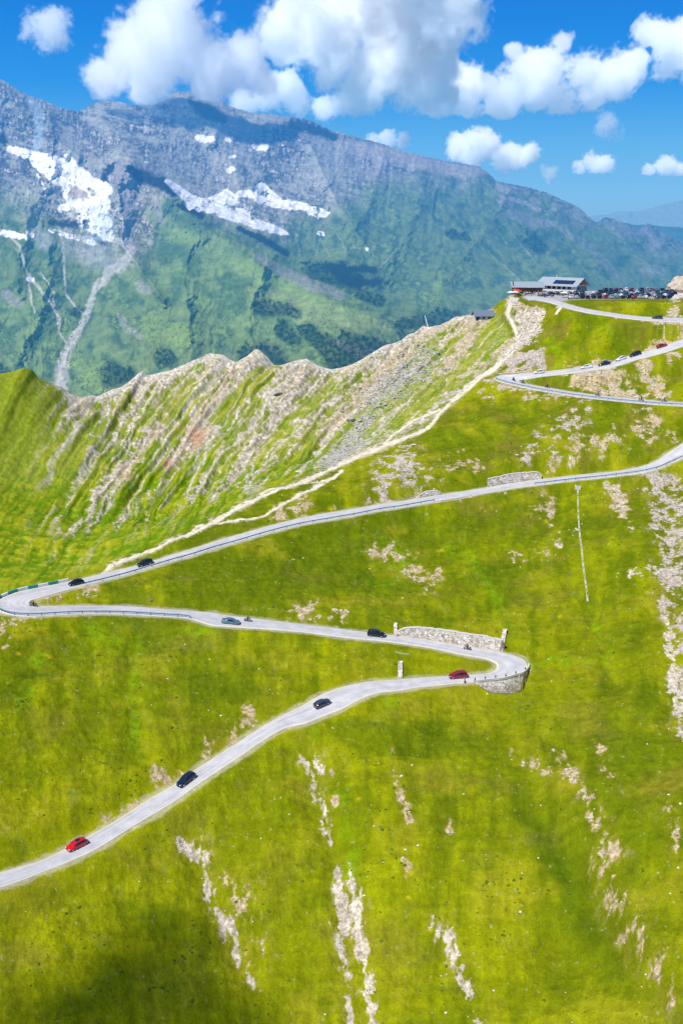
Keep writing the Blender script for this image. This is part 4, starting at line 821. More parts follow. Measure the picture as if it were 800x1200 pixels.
def copy_tree(o, parent=None):
    c = o.copy(); COL.objects.link(c); c.parent = parent
    for ch in [q for q in COL.objects if q.parent == o and q is not c]: copy_tree(ch, c)
    return c
KIDS = {}
def kids(o):
    return [q for q in bpy.data.objects if q.parent == o]
def dup(src):
    """copy a thing with its parts and sub-parts"""
    ks = [(k, kids(k)) for k in kids(src)]
    r = src.copy(); COL.objects.link(r)
    for k, gs in ks:
        c = k.copy(); COL.objects.link(c); c.parent = r
        for g in gs:
            d_ = g.copy(); COL.objects.link(d_); d_.parent = c
    return r

# materials of vehicles
tyre = mat('tyre_rubber', (0.012, 0.012, 0.013), 0.85); rimm = mat('alloy', (0.45, 0.46, 0.48), 0.3, 0.8); glass = mat('car_glass', (0.010, 0.018, 0.028), 0.12, 0.0, spec=0.8)
lampm = mat('headlight_glass', (0.75, 0.78, 0.80), 0.1, spec=0.8); tailm = mat('tail_light_red', (0.35, 0.01, 0.01), 0.25); trim = mat('black_trim', (0.02, 0.02, 0.022), 0.6)
PAINT = {'bright red': (0.62, 0.006, 0.010), 'dark red': (0.30, 0.008, 0.020), 'dark blue': (0.008, 0.016, 0.055), 'black': (0.010, 0.012, 0.018), 'silver blue': (0.11, 0.20, 0.27), 'dark grey': (0.05, 0.06, 0.075),
         'white': (0.72, 0.73, 0.74), 'silver': (0.42, 0.44, 0.47), 'blue': (0.02, 0.07, 0.26)}
def paint(n): return mat('paint_'+n.replace(' ', '_'), PAINT[n], 0.28, 0.15 if n not in ('white', 'bright red') else 0.0, var=0.04, spec=0.5, coat=0.6)
# side profiles: x, sill z, belt z, top z, lower half width, top half width;  x runs front(+) to back(-)
PROF = {
 'hatch': ([(2.08, .42, .56, .60, .62, .52), (1.95, .24, .66, .72, .82, .70), (1.30, .20, .80, .86, .88, .78), (0.92, .18, .86, .92, .89, .80), (0.20, .18, .92, 1.38, .90, .62), (-0.40, .18, .94, 1.46, .90, .64), (-1.20, .18, .96, 1.42, .90, .62), (-1.72, .22, .98, 1.22, .88, .60), (-1.98, .26, .92, .98, .82, .66), (-2.05, .40, .72, .76, .74, .62)], 1.28, -1.28, .32),
 'suv': ([(2.25, .48, .70, .74, .66, .56), (2.12, .30, .82, .88, .86, .74), (1.45, .26, .98, 1.04, .92, .82), (1.02, .24, 1.02, 1.08, .93, .84), (0.42, .24, 1.06, 1.58, .94, .66), (-0.30, .24, 1.08, 1.68, .94, .68), (-1.40, .24, 1.10, 1.66, .94, .67), (-2.02, .28, 1.10, 1.52, .92, .66), (-2.24, .32, 1.04, 1.12, .88, .72), (-2.30, .46, .84, .88, .80, .68)], 1.40, -1.36, .36),
 'sedan': ([(2.36, .40, .56, .60, .62, .52), (2.22, .22, .66, .72, .84, .72), (1.50, .18, .80, .85, .90, .80), (1.02, .17, .86, .91, .91, .82), (0.30, .17, .90, 1.36, .92, .60), (-0.40, .17, .92, 1.44, .92, .62), (-1.05, .17, .94, 1.34, .92, .58), (-1.62, .20, .96, 1.00, .91, .74), (-2.25, .24, .92, .97, .86, .72), (-2.36, .38, .74, .78, .76, .62)], 1.42, -1.38, .33),
 'van': ([(2.45, .50, .86, .90, .74, .62), (2.32, .30, 1.02, 1.08, .92, .80), (1.85, .26, 1.12, 1.22, .97, .86), (1.55, .24, 1.16, 1.50, .98, .82), (1.05, .24, 1.18, 1.92, .98, .80), (0.0, .24, 1.2, 2.0, .98, .82), (-1.6, .24, 1.2, 2.0, .98, .82), (-2.3, .28, 1.2, 1.92, .97, .80), (-2.44, .32, 1.1, 1.3, .94, .84), (-2.48, .46, .9, .94, .9, .8)], 1.60, -1.55, .36)}
def ring(p):
    x, zs_, zb, zt, hw, tw = p
    return [Vector((x, -hw*.93, zs_)), Vector((x, -hw, zs_+.16)), Vector((x, -hw*.985, zb)), Vector((x, -tw-.04, zt-.05)), Vector((x, -tw*.8, zt)), Vector((x, 0, zt+.03)),
            Vector((x, tw*.8, zt)), Vector((x, tw+.04, zt-.05)), Vector((x, hw*.985, zb)), Vector((x, hw, zs_+.16)), Vector((x, hw*.93, zs_))]
BODY_CACHE = {}
def make_car(style, colour, label, detail=True, sunroof=False):
    pr, xf, xr, rw = PROF[style]; rt = empty('car'); tag(rt, label, 'car')
    b = MB(); rings = [[b.bm.verts.new(v) for v in ring(p)] for p in pr]
    for r0, r1 in zip(rings, rings[1:]):
        for k in range(10): b.bm.faces.new((r0[k], r0[k+1], r1[k+1], r1[k]))
        b.bm.faces.new((r0[10], r0[0], r1[0], r1[10]))
    b.bm.faces.new(rings[0]); b.bm.faces.new(rings[-1][::-1])
    b.obj('body', paint(colour), rt, True)
    # glasshouse: the panes sit just proud of the body
    cab = [i for i, p in enumerate(pr) if p[3]-p[2] > 0.2]; i0, i1 = cab[0], cab[-1]
    def lerp(a, c, q): return a*(1-q)+c*q
    R_ = [ring(p) for p in pr]
    def pane(name, a, b_, c, d, off, par=rt):
        m = MB(); cc = (a+b_+c+d)/4; n = (c-a).cross(d-b_).normalized()
        if n.dot(cc-Vector((-.3, 0, .75))) < 0: n = -n
        pts = [cc+(q-cc)*0.92+n*(off+.012) for q in (a, b_, c, d)]; m.quad(*pts); m.quad(*[q-n*0.012 for q in pts][::-1]); return m.obj(name, glass, par)
    def shrink(i, s): return R_[i][s]
    pane('windscreen', R_[i0-1][7], R_[i0-1][3], R_[i0][3], R_[i0][7], .035)
    pane('rear_window', R_[i1+1][3], R_[i1+1][7], R_[i1][7], R_[i1][3], .035)
    for s, (lo, up, sg) in enumerate(((2, 3, 1), (8, 7, -1))):
        for i in range(i0-1, i1+1):
            if i == i0-1: a, b_, c, d = R_[i][lo], R_[i+1][lo], R_[i+1][up], R_[i+1][up]*0.55+R_[i][lo]*0.45
            elif i == i1: continue
            else: a, b_, c, d = R_[i][lo], R_[i+1][lo], R_[i+1][up], R_[i][up]
            if sg > 0: pane('side_window', a, b_, c, d, -.02 if False else .02)
            else: pane('side_window', b_, a, d, c, .02)
    for sx in (xf, xr):
        for sy in (-1, 1):
            hw = pr[4][4]; w_ = MB().torus((0, 0, 0), rw-.075, .075, 18, 8).obj('wheel', tyre, rt, True, (sx, sy*(hw-.10), rw))
            if detail: MB().cyl((0, -sy*0.02, 0), (0, sy*.085, 0), rw-.12, rw-.14, 14).obj('rim', rimm, w_)
            else: MB().cyl((0, -sy*0.02, 0), (0, sy*.085, 0), rw-.12, rw-.14, 8).obj('rim', rimm, w_)
    if detail:
        f = pr[1]; r = pr[-2]
        for sy in (-1, 1):
            MB().box((f[0]+.02, sy*f[4]*.74, f[2]-.02), (.22, .30, .13), bev=.03).obj('headlight', lampm, rt)
            MB().box((r[0]-.01, sy*r[4]*.80, r[2]-.02), (.14, .26, .16), bev=.03).obj('tail_light', tailm, rt)
            MB().box((pr[3][0]-.15, sy*(pr[3][4]+.10), pr[3][2]+.06), (.14, .20, .13), bev=.03).obj('mirror', paint(colour), rt)
        MB().box((pr[0][0]-.02, 0, pr[0][1]+.10), (.10, 1.0, .16), bev=.02).obj('grille', trim, rt)
        for sg_ in (1, -1):
            e = pr[1] if sg_ > 0 else pr[-2]; MB().box((e[0]+sg_*.03, 0, e[1]+.05), (.16, e[4]*1.7, .14), bev=.03).obj('bumper', trim, rt)
    if sunroof: MB().box((pr[5][0]+.12, 0, pr[5][3]+.020), (.95, .86, .03), bev=.01).obj('sunroof', glass, rt)
    elif detail and style in ('suv', 'van'):
        for sy in (-1, 1): MB().cyl((pr[4][0]-.2, sy*.56, pr[5][3]+.06), (pr[7][0]+.2, sy*.56, pr[6][3]+.06), .022, n=6).obj('roof_rail', rimm, rt)
    return rt
def orient(o, p, fwd, up, lift=0.0):
    f = fwd.normalized(); u = (up-f*up.dot(f)).normalized(); l = u.cross(f)
    o.matrix_world = Matrix(((f.x, l.x, u.x, p.x), (f.y, l.y, u.y, p.y), (f.z, l.z, u.z, p.z+lift), (0, 0, 0, 1)))
# every station of every road, to stand vehicles on the carriageway
def road_frame(nm, px, py):
    """the sheet point that projects on photo pixel (px, py), the direction of travel and the surface normal"""
    S, A, B = ROADS[nm]; q = [0.1, .2, .3, .4, .5, .6, .7, .8, .9]
    best = None
    P = np.concatenate([(A*(1-k)+B*k)[None] for k in q], 0); X, Y = project(P[..., 0], P[..., 1], P[..., 2]); d_ = (X-px)**2+(Y-py)**2
    k, i = np.unravel_index(np.argmin(d_), d_.shape); i0, i1 = max(i-2, 0), min(i+2, len(A)-1)
    f = Vector((A[i1]+B[i1]-A[i0]-B[i0])/2).normalized(); s_ = Vector(B[i]-A[i]); n = f.cross(s_).normalized()
    if n.z < 0: n = -n
    return Vector(P[k, i]), f, n
def drive(o, nm, px, py, left=True):
    """stand a vehicle on the road; left: it points towards the left of the photo"""
    p, f, n = road_frame(nm, px, py)
    if (f.x < 0) != left: f = -f
    orient(o, p, f, n, 0.01); return o
G_ROAD = 'vehicles driving on the pass road'
def car_on(style, colour, label, nm, px, py, left=True, **k):
    o = make_car(style, colour, label, **k); drive(o, nm, px, py, left); o['group'] = G_ROAD; return o
car_on('hatch', 'bright red', 'bright red hatchback with a black glass roof, lowest car on the road', 'lower', 92, 992, True, sunroof=True)
car_on('suv', 'dark blue', 'dark blue car on the lowest ramp, between the red hatchback and the grey car', 'lower', 219, 916, True)
car_on('hatch', 'dark grey', 'dark grey hatchback where the lowest ramp widens, below the stone pillar', 'lower', 376, 826, False)
car_on('suv', 'dark red', 'dark red car entering the right hairpin above the tall retaining wall', 'lower', 535, 794, True)
car_on('suv', 'black', 'black car just left of the long stone wall before the right hairpin', 'lower', 442, 745, False)
car_on('sedan', 'silver blue', 'silver blue saloon just ahead of a motorcycle on the middle road', 'lower', 272, 730, False)
car_on('suv', 'black', 'tall black car on the straight above the left hairpin, beside the footpath', 'lower', 170, 662, True)
car_on('hatch', 'black', 'black car just leaving the left hairpin beside the green and white kerb', 'lower', 88, 685, True)
car_on('hatch', 'white', 'white car nearest the upper hairpin', 'upper', 631, 437.5, True)
car_on('sedan', 'white', 'white saloon driving between the upper hairpin and the black car', 'upper', 688, 431, True)
car_on('sedan', 'black', 'black saloon passing a silver car on the upper ramp', 'upper', 706, 428, True)
car_on('hatch', 'silver', 'silver car side by side with the black saloon on the upper ramp', 'upper', 709, 423.5, False)
car_on('hatch', 'white', 'white hatchback between two black cars on the upper ramp', 'upper', 727, 422, True)
car_on('suv', 'black', 'black tall car behind the white hatchback, at the foot of the gravel lay-by', 'upper', 744, 416.5, True)
rl = spot(775, 404.5)
c_ = car_on('hatch', 'dark red', 'dark red car standing on the pale gravel lay-by of the upper ramp', 'upper', 775, 404.5, False)
car_on('hatch', 'dark grey', 'grey car on the access road just below the summit car park', 'access', 770, 373.5, True, detail=False)

# ------------------------------------------------------------------ people: one continuous skinned figure with clothes
def skin_figure(name, J, E, m, levels=1):
    me = bpy.data.meshes.new(name); me.from_pydata([j[0] for j in J], E, []); o = bpy.data.objects.new(name, me); COL.objects.link(o)
    sk = o.modifiers.new('s', 'SKIN'); sk.use_smooth_shade = True
    for i, j in enumerate(J):
        v = me.skin_vertices[0].data[i]; r = j[1]; v.radius = (r, r) if isinstance(r, (int, float)) else r; v.use_root = (i == 0)
    if levels: sb = o.modifiers.new('u', 'SUBSURF'); sb.levels = levels; sb.render_levels = levels
    dg = bpy.context.evaluated_depsgraph_get(); m2 = bpy.data.meshes.new_from_object(o.evaluated_get(dg)); bpy.data.objects.remove(o); m2.name = name
    m2.materials.clear(); m2.materials.append(m); return m2
skinm = mat('skin', (0.50, 0.30, 0.20), 0.6)
def link(name, me, parent=None):
    o = bpy.data.objects.new(name, me); COL.objects.link(o); o.parent = parent; return o
# standing pose, facing +X
SJ = [((0, 0, .95), .13), ((0, 0, 1.15), .13), ((0, 0, 1.38), .15), ((0, 0, 1.50), .06), ((.02, 0, 1.60), .09), ((.02, 0, 1.70), .085),
      ((0, .10, .90), .095), ((.03, .11, .50), .065), ((0, .11, .10), .045), ((.12, .12, .04), .04), ((0, -.10, .90), .095), ((.05, -.11, .50), .065), ((-.02, -.11, .10), .045), ((.10, -.12, .04), .04),
      ((0, .19, 1.40), .06), ((-.02, .24, 1.14), .048), ((.08, .25, .92), .035), ((.11, .25, .84), .03), ((0, -.19, 1.40), .06), ((-.02, -.24, 1.14), .048), ((.08, -.25, .92), .035), ((.11, -.25, .84), .03)]
SE = [(0, 1), (1, 2), (2, 3), (3, 4), (4, 5), (0, 6), (6, 7), (7, 8), (8, 9), (0, 10), (10, 11), (11, 12), (12, 13), (2, 14), (14, 15), (15, 16), (16, 17), (2, 18), (18, 19), (19, 20), (20, 21)]
# riding pose
RJ = [((-.25, 0, .86), .14), ((-.15, 0, 1.06), .15), ((.02, 0, 1.26), .16), ((.08, 0, 1.38), .07), ((.12, 0, 1.50), .11), ((.13, 0, 1.58), .10),
      ((-.15, .12, .84), .10), ((.20, .24, .72), .075), ((-.02, .20, .34), .055), ((.10, .21, .28), .05), ((-.15, -.12, .84), .10), ((.20, -.24, .72), .075), ((-.02, -.20, .34), .055), ((.10, -.21, .28), .05),
      ((.04, .20, 1.28), .07), ((.22, .30, 1.08), .055), ((.44, .28, 1.00), .04), ((.50, .27, 1.00), .035), ((.04, -.20, 1.28), .07), ((.22, -.30, 1.08), .055), ((.44, -.28, 1.00), .04), ((.50, -.27, 1.00), .035)]
_stand = skin_figure('person', SJ, SE, skinm); _ride = skin_figure('person', RJ, SE, mat('riding_suit', (0.02, 0.02, 0.025), 0.6))
def make_person(shirt, trousers, hair, label):
    r = link('person', _stand); tag(r, label, 'person')
    s = 1.12
    m = MB(); m.cyl((0, 0, .93), (0, 0, 1.20), .165, .17, 10).cyl((0, 0, 1.20), (0, 0, 1.46), .17, .16, 10).cyl((0, .17, 1.42), (-.02, .245, 1.14), .075, .06, 8).cyl((0, -.17, 1.42), (-.02, -.245, 1.14), .075, .06, 8)
    m.obj('shirt', mat('cloth_'+shirt, CL[shirt], .8), r, True)
    m = MB(); m.cyl((0, 0, .84), (0, 0, .96), .16, .165, 10).cyl((.02, .105, .10), (0, .10, .90), .068, .11, 8).cyl((.02, -.105, .10), (0, -.10, .90), .068, .11, 8)
    m.obj('trousers', mat('cloth_'+trousers, CL[trousers], .8), r, True)
    MB().ball((-.005, 0, 1.70), .098, (1.0, .95, .85)).obj('hair', mat('hair_'+hair, HR[hair], .7), r, True); return r
CL = {'red': (.5, .03, .03), 'white': (.7, .7, .7), 'blue': (.03, .08, .3), 'dark': (.02, .02, .03), 'grey': (.2, .2, .21), 'yellow': (.6, .4, .03), 'pink': (.6, .25, .3)}
HR = {'brown': (.06, .03, .015), 'dark': (.012, .01, .01), 'fair': (.35, .24, .1)}
def make_bike(colour, label):
    r = empty('motorcycle'); tag(r, label, 'motorcycle')
    for x in (.72, -.70):
        w_ = MB().torus((0, 0, 0), .25, .065, 18, 8).obj('wheel', tyre, r, True, (x, 0, .315)); MB().cyl((0, -.05, 0), (0, .05, 0), .16, n=12).obj('rim', rimm, w_)
    MB().cyl((.72, .09, .315), (.46, .09, .92), .028, n=8).cyl((.72, -.09, .315), (.46, -.09, .92), .028, n=8).obj('fork', rimm, r)
    MB().box((.02, 0, .46), (.52, .34, .36), bev=.06).cyl((-.70, .10, .32), (-.12, .12, .42), .035, n=8).cyl((-.70, -.10, .32), (-.12, -.12, .42), .035, n=8).obj('engine', mat('engine_metal', (.10, .10, .105), .45, .5), r)
    MB().ball((.14, 0, .80), .22, (1.25, .72, .62)).obj('fuel_tank', paint(colour), r, True)
    MB().box((-.36, 0, .80), (.66, .28, .10), bev=.04).obj('seat', trim, r)
    MB().box((-.78, 0, .72), (.34, .18, .12), bev=.04).obj('tail', paint(colour), r)
    MB().cyl((.46, -.34, .99), (.46, .34, .99), .016, n=8).obj('handlebar', trim, r); MB().ball((.62, 0, .86), .10).obj('headlight', lampm, r, True)
    MB().box((.60, 0, 1.00), (.16, .34, .26), Matrix.Rotation(R(-28), 3, 'Y'), bev=.04).obj('fairing', paint(colour), r)
    MB().cyl((-.85, -.16, .34), (-.25, -.16, .30), .05, .035, 8).obj('exhaust', rimm, r); return r
def rider_on(nm, px, py, left, colour, label, plabel, helmet=(0.02, 0.02, 0.02)):
    b = make_bike(colour, label); drive(b, nm, px, py, left); b['group'] = G_ROAD
    p = link('person', _ride); tag(p, plabel, 'person', 'motorcyclists on the pass road'); p.matrix_world = b.matrix_world.copy()
    MB().ball((.13, 0, 1.56), .145, (1.08, .92, 1.0)).obj('helmet', mat('helmet_%d' % int(100*sum(helmet)), helmet, .3), p, True)
    return b
rider_on('lower', 292, 728, False, 'black', 'black motorcycle following the silver blue saloon', 'rider in black on the motorcycle behind the silver blue saloon')
rider_on('lower', 547, 760, True, 'dark grey', 'dark motorcycle close under the long stone wall', 'rider in dark clothes passing under the long stone wall')
rider_on('lower', 39, 711, True, 'black', 'black motorcycle at the inner tip of the left hairpin', 'rider in black at the inner tip of the left hairpin', (0.4, 0.03, 0.02))
rider_on('upper', 601, 446, True, 'dark grey', 'dark motorcycle turning in the upper hairpin', 'rider turning in the upper hairpin')
rider_on('upper', 612, 449.5, False, 'blue', 'blue motorcycle just past the upper hairpin', 'rider just past the upper hairpin')
rider_on('upper', 642, 454.5, False, 'blue', 'blue motorcycle, third from the upper hairpin', 'rider third from the upper hairpin, leaning forward')
rider_on('upper', 701, 464, False, 'blue', 'motorcycle alone at the middle of the leg below the bare bank', 'rider alone at the middle of the leg below the bare bank')
rider_on('upper', 752, 469.5, False, 'dark grey', 'dark motorcycle ahead of another at the right edge of the lower leg', 'rider ahead of another at the right edge of the lower leg')
rider_on('upper', 778, 471, False, 'black', 'black motorcycle, rightmost on the leg below the bare bank', 'rightmost rider on the leg below the bare bank')

# ------------------------------------------------------------------ summit car park
PZ = CAMZ-31.0
def on_park(px, Y):
    return Vector(((px-400)/F*(Y*CP+31.0*SP), Y, PZ))
protos = {}
mix = ['black']*9+['dark blue']*5+['dark grey']*5+['silver']*4+['white']*3+['dark red']*2+['silver blue']*2
_rp = random.Random(5)
rows = [(434, 664, 786, 'front'), (446, 672, 788, 'second'), (459, 690, 792, 'third'), (472, 700, 790, 'fourth'), (486, 705, 784, 'back')]
def park_car(px, Y, rowname, ang):
    if True:
        col_ = _rp.choice(mix); st_ = _rp.choice(['hatch', 'suv', 'hatch', 'sedan', 'suv'])
        sec = 'left' if px < 700 else 'middle' if px < 745 else 'right'
        word = {'hatch': 'hatchback', 'suv': 'tall car', 'sedan': 'saloon'}[st_]
        lab = '%s %s parked in the %s row of the summit car park, %s part' % (col_, word, rowname, sec)
        if (st_, col_) not in protos: o = make_car(st_, col_, lab, detail=False); protos[(st_, col_)] = o
        else: o = dup(protos[(st_, col_)])
        o.location = on_park(px, Y); o.location.z = PZ+.07; o.rotation_euler = (0, 0, ang+_rp.uniform(-.03, .03)); tag(o, lab, 'car', 'cars parked in the summit car park'); return o
for Y, x0, x1, rn in rows:
    n = int((x1-x0)/F*Y/2.55); 
    for i in range(n):
        if _rp.random() < 0.07: continue
        park_car(x0+(x1-x0)*(i+.5)/n, Y+_rp.uniform(-.3, .3), rn, R(90) if rn in ('front', 'third', 'back') else R(-90))
for i, (px, Y) in enumerate([(640, 452), (645, 456), (652, 458), (659, 459), (667, 460), (674, 462), (682, 464), (637, 445)]):
    park_car(px, Y, 'short', R(60))
for i in range(12):
    px = 623+_rp.uniform(0, 62); Y = _rp.uniform(442, 470); c = _rp.choice(['black', 'dark red', 'white', 'dark grey'])
    kk_ = ('bike', c); lab = '%s motorcycle parked in front of the summit lodge' % {'dark red': 'red', 'dark grey': 'grey'}.get(c, c)
    if kk_ not in protos: o = make_bike(c, lab); protos[kk_] = o
    else: o = dup(protos[kk_])
    o.location = on_park(px, Y); o.location.z = PZ+.07; o.rotation_euler = (0, 0, _rp.uniform(0, 6)); tag(o, lab, 'motorcycle', 'motorcycles parked by the summit lodge')
for i in range(34):
    sh_ = _rp.choice(list(CL)); tr = _rp.choice(['dark', 'blue', 'grey']); ha = _rp.choice(list(HR))
    if i < 24: px = _rp.uniform(606, 640); Y = _rp.uniform(446, 466); wh = 'beside the summit terrace'
    else: px = _rp.uniform(650, 780); Y = _rp.uniform(424, 432); wh = 'at the car park edge'
    lab = 'visitor in a %s shirt and %s trousers %s' % (sh_, tr, wh)
    kk_ = ('p', sh_, tr, ha)
    if kk_ not in protos: o = make_person(sh_, tr, ha, lab); protos[kk_] = o
    else: o = dup(protos[kk_])
    pos = on_park(px, Y); pos.z = max(PZ+.02, float(Hn(np.array([pos.x]), np.array([pos.y]))[0])); o.location = pos; o.rotation_euler = (0, 0, _rp.uniform(0, 6)); tag(o, lab, 'person', 'visitors at the summit')

# ------------------------------------------------------------------ buildings
metal_roof = mat('grey_metal_roof', (0.47, 0.53, 0.56), 0.45, 0.3, var=0.08, scale=.6); timber = mat('brown_timber', (0.34, 0.17, 0.08), .8, var=.3, scale=2); plaster = mat('white_plaster', (0.62, 0.60, 0.56), .85, var=.1)
stone = mat('masonry', (0.46, 0.42, 0.36), .9, var=.35, scale=1.2, bump=.6); solar = mat('solar_panel', (0.012, 0.035, 0.11), .15, spec=.8); darkw = mat('dark_wood', (0.045, 0.032, 0.028), .8, var=.3); winm = mat('window_glass', (0.03, 0.05, 0.07), .08, spec=.8)
def gable_house(name, label, cat, loc, rz, Lx, Wy, wall_h, rise, over, wallm, gablem, roofm, windows, skirt=4.0):
    r = empty(name, loc, rz); tag(r, label, cat)
    m = MB(); m.box((0, 0, (wall_h-skirt)/2), (Lx, Wy, wall_h+skirt)); m.obj('wall', wallm, r)
    for s in (-1, 1):
        m = MB(); x = s*Lx/2; pts = [(x, -Wy/2, wall_h), (x, Wy/2, wall_h), (x, 0, wall_h+rise)]; q = [(p[0]-s*.25, p[1], p[2]) for p in pts]
        a = [m.bm.verts.new(p) for p in pts]; b = [m.bm.verts.new(p) for p in q]; m.bm.faces.new(a); m.bm.faces.new(b[::-1])
        for i in range(3): m.bm.faces.new((a[i], b[i], b[(i+1) % 3], a[(i+1) % 3]))
        m.obj('gable', gablem, r)
    th = .22; sl_ = rise/(Wy/2); m = MB()
    ex = Lx/2+over; ey = Wy/2+over; zE = wall_h-over*sl_+.03; zR = wall_h+rise+.03
    prof = [(-ey, zE), (0, zR), (ey, zE), (ey, zE+th), (0, zR+th), (-ey, zE+th)]
    a = [m.bm.verts.new((-ex, y, z)) for y, z in prof]; b = [m.bm.verts.new((ex, y, z)) for y, z in prof]
    for i in range(6): m.bm.faces.new((a[i], b[i], b[(i+1) % 6], a[(i+1) % 6]))
    for s, e in ((a, -1), (b, 1)): m.bm.faces.new((s[0], s[1], s[4], s[5])); m.bm.faces.new((s[1], s[2], s[3], s[4]))
    rf = m.obj('roof', roofm, r)
    for (side, u, z, w_, h_) in windows:
        if side in ('f', 'b'):
            y = -Wy/2 if side == 'f' else Wy/2; sg = -1 if side == 'f' else 1
            fr = MB().box((u, y+sg*.04, z), (w_+.2, .10, h_+.2)).obj('window', plaster if wallm is not plaster else darkw, r); MB().box((u, y+sg*.10, z), (w_, .06, h_)).obj('pane', winm, fr)
        else:
            x = Lx/2*(1 if side == 'r' else -1); sg = 1 if side == 'r' else -1
            fr = MB().box((x+sg*.04, u, z), (.10, w_+.2, h_+.2)).obj('window', plaster if wallm is not plaster else darkw, r); MB().box((x+sg*.10, u, z), (.06, w_, h_)).obj('pane', winm, fr)
    return r, rf, (zE, zR, ex, ey, th, sl_)
pL = on_park(661, 486)
lodge, rf, (zE, zR, ex, ey, th, sl_) = gable_house('mountain_lodge', 'large summit lodge with grey metal roof, solar panels and brown timber gable', 'building', pL+Vector((0, 5, -.0)), R(-40), 21, 13, 3.0, 3.2, 1.2, plaster, timber, metal_roof,
  [('f', -7+2.8*i, 1.7, 1.6, 1.3) for i in range(6)]+[('r', -3.8, 1.7, 1.5, 1.5), ('r', -1.3, 1.7, 1.5, 1.5), ('r', 1.3, 1.7, 1.5, 1.5), ('r', 3.8, 1.7, 1.5, 1.5), ('r', 0, 4.3, 2.4, 1.1)])
ang = math.atan(sl_); rot = Matrix.Rotation(ang, 3, 'X')
for i in range(5):
    for j in range(2):
        yy = -ey+1.5+j*1.9*math.cos(ang); MB().box((-1.5+i*2.25, yy+.9, zE+th+(yy+.9+ey)*sl_+.10), (2.1, 1.8, .07), rot).obj('solar_panel', solar, lodge)
MB().box((-4, 1.2, zR+.5), (.8, .8, 1.5)).obj('chimney', stone, lodge); MB().box((6, -.6, zR+.2), (.6, .6, .9)).obj('chimney', stone, lodge)
# left wing with a flat roof, dark front and terrace
pW = on_park(617, 482)
wing = empty('restaurant_wing', pW+Vector((0, 0, -.0)), R(-4)); tag(wing, 'low restaurant wing with a flat grey roof and dark front, left of the summit lodge', 'building')
MB().box((0, 0, -.55), (14.5, 7.6, 5.6)).obj('wall', mat('brown_cladding', (.13, .085, .06), .8, var=.3), wing); MB().box((0, -.3, 3.35), (16.4, 10.0, .28), Matrix.Rotation(R(13), 3, 'X'), bev=.04).obj('roof', metal_roof, wing)
for i in range(5):
    fr = MB().box((-5.6+2.8*i, -4.05, 1.5), (2.1, .1, 1.5)).obj('window', timber, wing); MB().box((-5.6+2.8*i, -4.12, 1.5), (1.9, .06, 1.3)).obj('pane', winm, fr)
MB().cyl((-7.4, -3.5, 3.2), (-7.4, -3.5, 5.2), .25, n=8).obj('chimney', darkw, wing)
# terrace: a stone podium in front of the wing
pT = on_park(617, 468); ter = empty('terrace', pT+Vector((0, 0, -1.1))); tag(ter, 'pale stone terrace wall in front of the low restaurant wing', 'terrace')
MB().box((0, 0, -1.6), (6.0, 9, 5.4), bev=.1, taper=.96).obj('podium', mat('pale_stone', (.62, .55, .42), .9, var=.2, scale=1.5, bump=.5), ter)
for x in (-2.6, 2.6): MB().box((x, 0, 1.5), (.12, 8.4, .9)).obj('railing', trim, ter)
def parasol(label, px, Y, z, c, r_=1.6):
    p = on_park(px, Y); p.z = z; o = empty('parasol', p); tag(o, label, 'parasol', 'parasols by the summit terrace')
    MB().cyl((0, 0, 0), (0, 0, 2.5), .04, n=8).obj('pole', rimm, o); MB().cyl((0, 0, 2.2), (0, 0, 2.9), r_, .05, 8).obj('canopy', mat('canvas_'+c, {'red': (.55, .06, .05), 'white': (.85, .84, .82)}[c], .8), o); return o
def gz(px, Y):
    p = on_park(px, Y); return float(Hn(np.array([p.x]), np.array([p.y]))[0])
for px, Y, c, lb in [(602.5, 462, 'red', 'red parasol furthest left beside the terrace'), (606, 458, 'red', 'red parasol in front of the dark restaurant wing'), (608, 452, 'red', 'red parasol lowest beside the terrace wall'), (604, 455, 'red', 'red parasol between the other red ones'), (598, 450, 'white', 'white parasol left at the head of the footpath'), (603, 446, 'white', 'white parasol right at the head of the footpath'), (660, 440, 'white', 'white parasol among the parked cars')]:
    parasol(lb, px, Y, gz(px, Y)-.05, c, 2.0 if c == 'white' else 1.6)
# chalet on the ridge
pc = spot(566, 374); pc = Vector((pc.x, pc.y+2, pc.z-.3))
ch, _, _ = gable_house('mountain_hut', 'small hut with a slate grey roof standing alone on the ridge left of the summit', 'building', pc, R(6), 8.2, 5.5, 2.0, 1.9, .7, plaster, darkw, mat('slate_roof', (0.16, 0.20, 0.27), .55, var=.1), [('f', -2.6, 1.0, 1.1, 1.0), ('f', -.2, 1.0, 1.1, 1.0), ('f', 2.4, 1.0, 1.1, 1.0), ('r', 0, 1.1, 1.1, 1.0)], 3.0)
MB().box((-3.2, -2.8, .6), (1.0, .1, 1.8)).obj('door', darkw, ch); MB().box((2.4, .6, 4.1), (.5, .5, 1.0)).obj('chimney', stone, ch)
# leaning white post on the crest
pp = spot(501.5, 384); MB().cyl((0, 0, -.3), (-1.7, 0, 5.6), .28, .20, 8).obj('post', mat('white_paint', (.8, .8, .78), .5), None, False, pp); tag(COL.objects[-1] if False else bpy.data.objects['post'], 'tall white post leaning left on the crest, left of the hut', 'post')
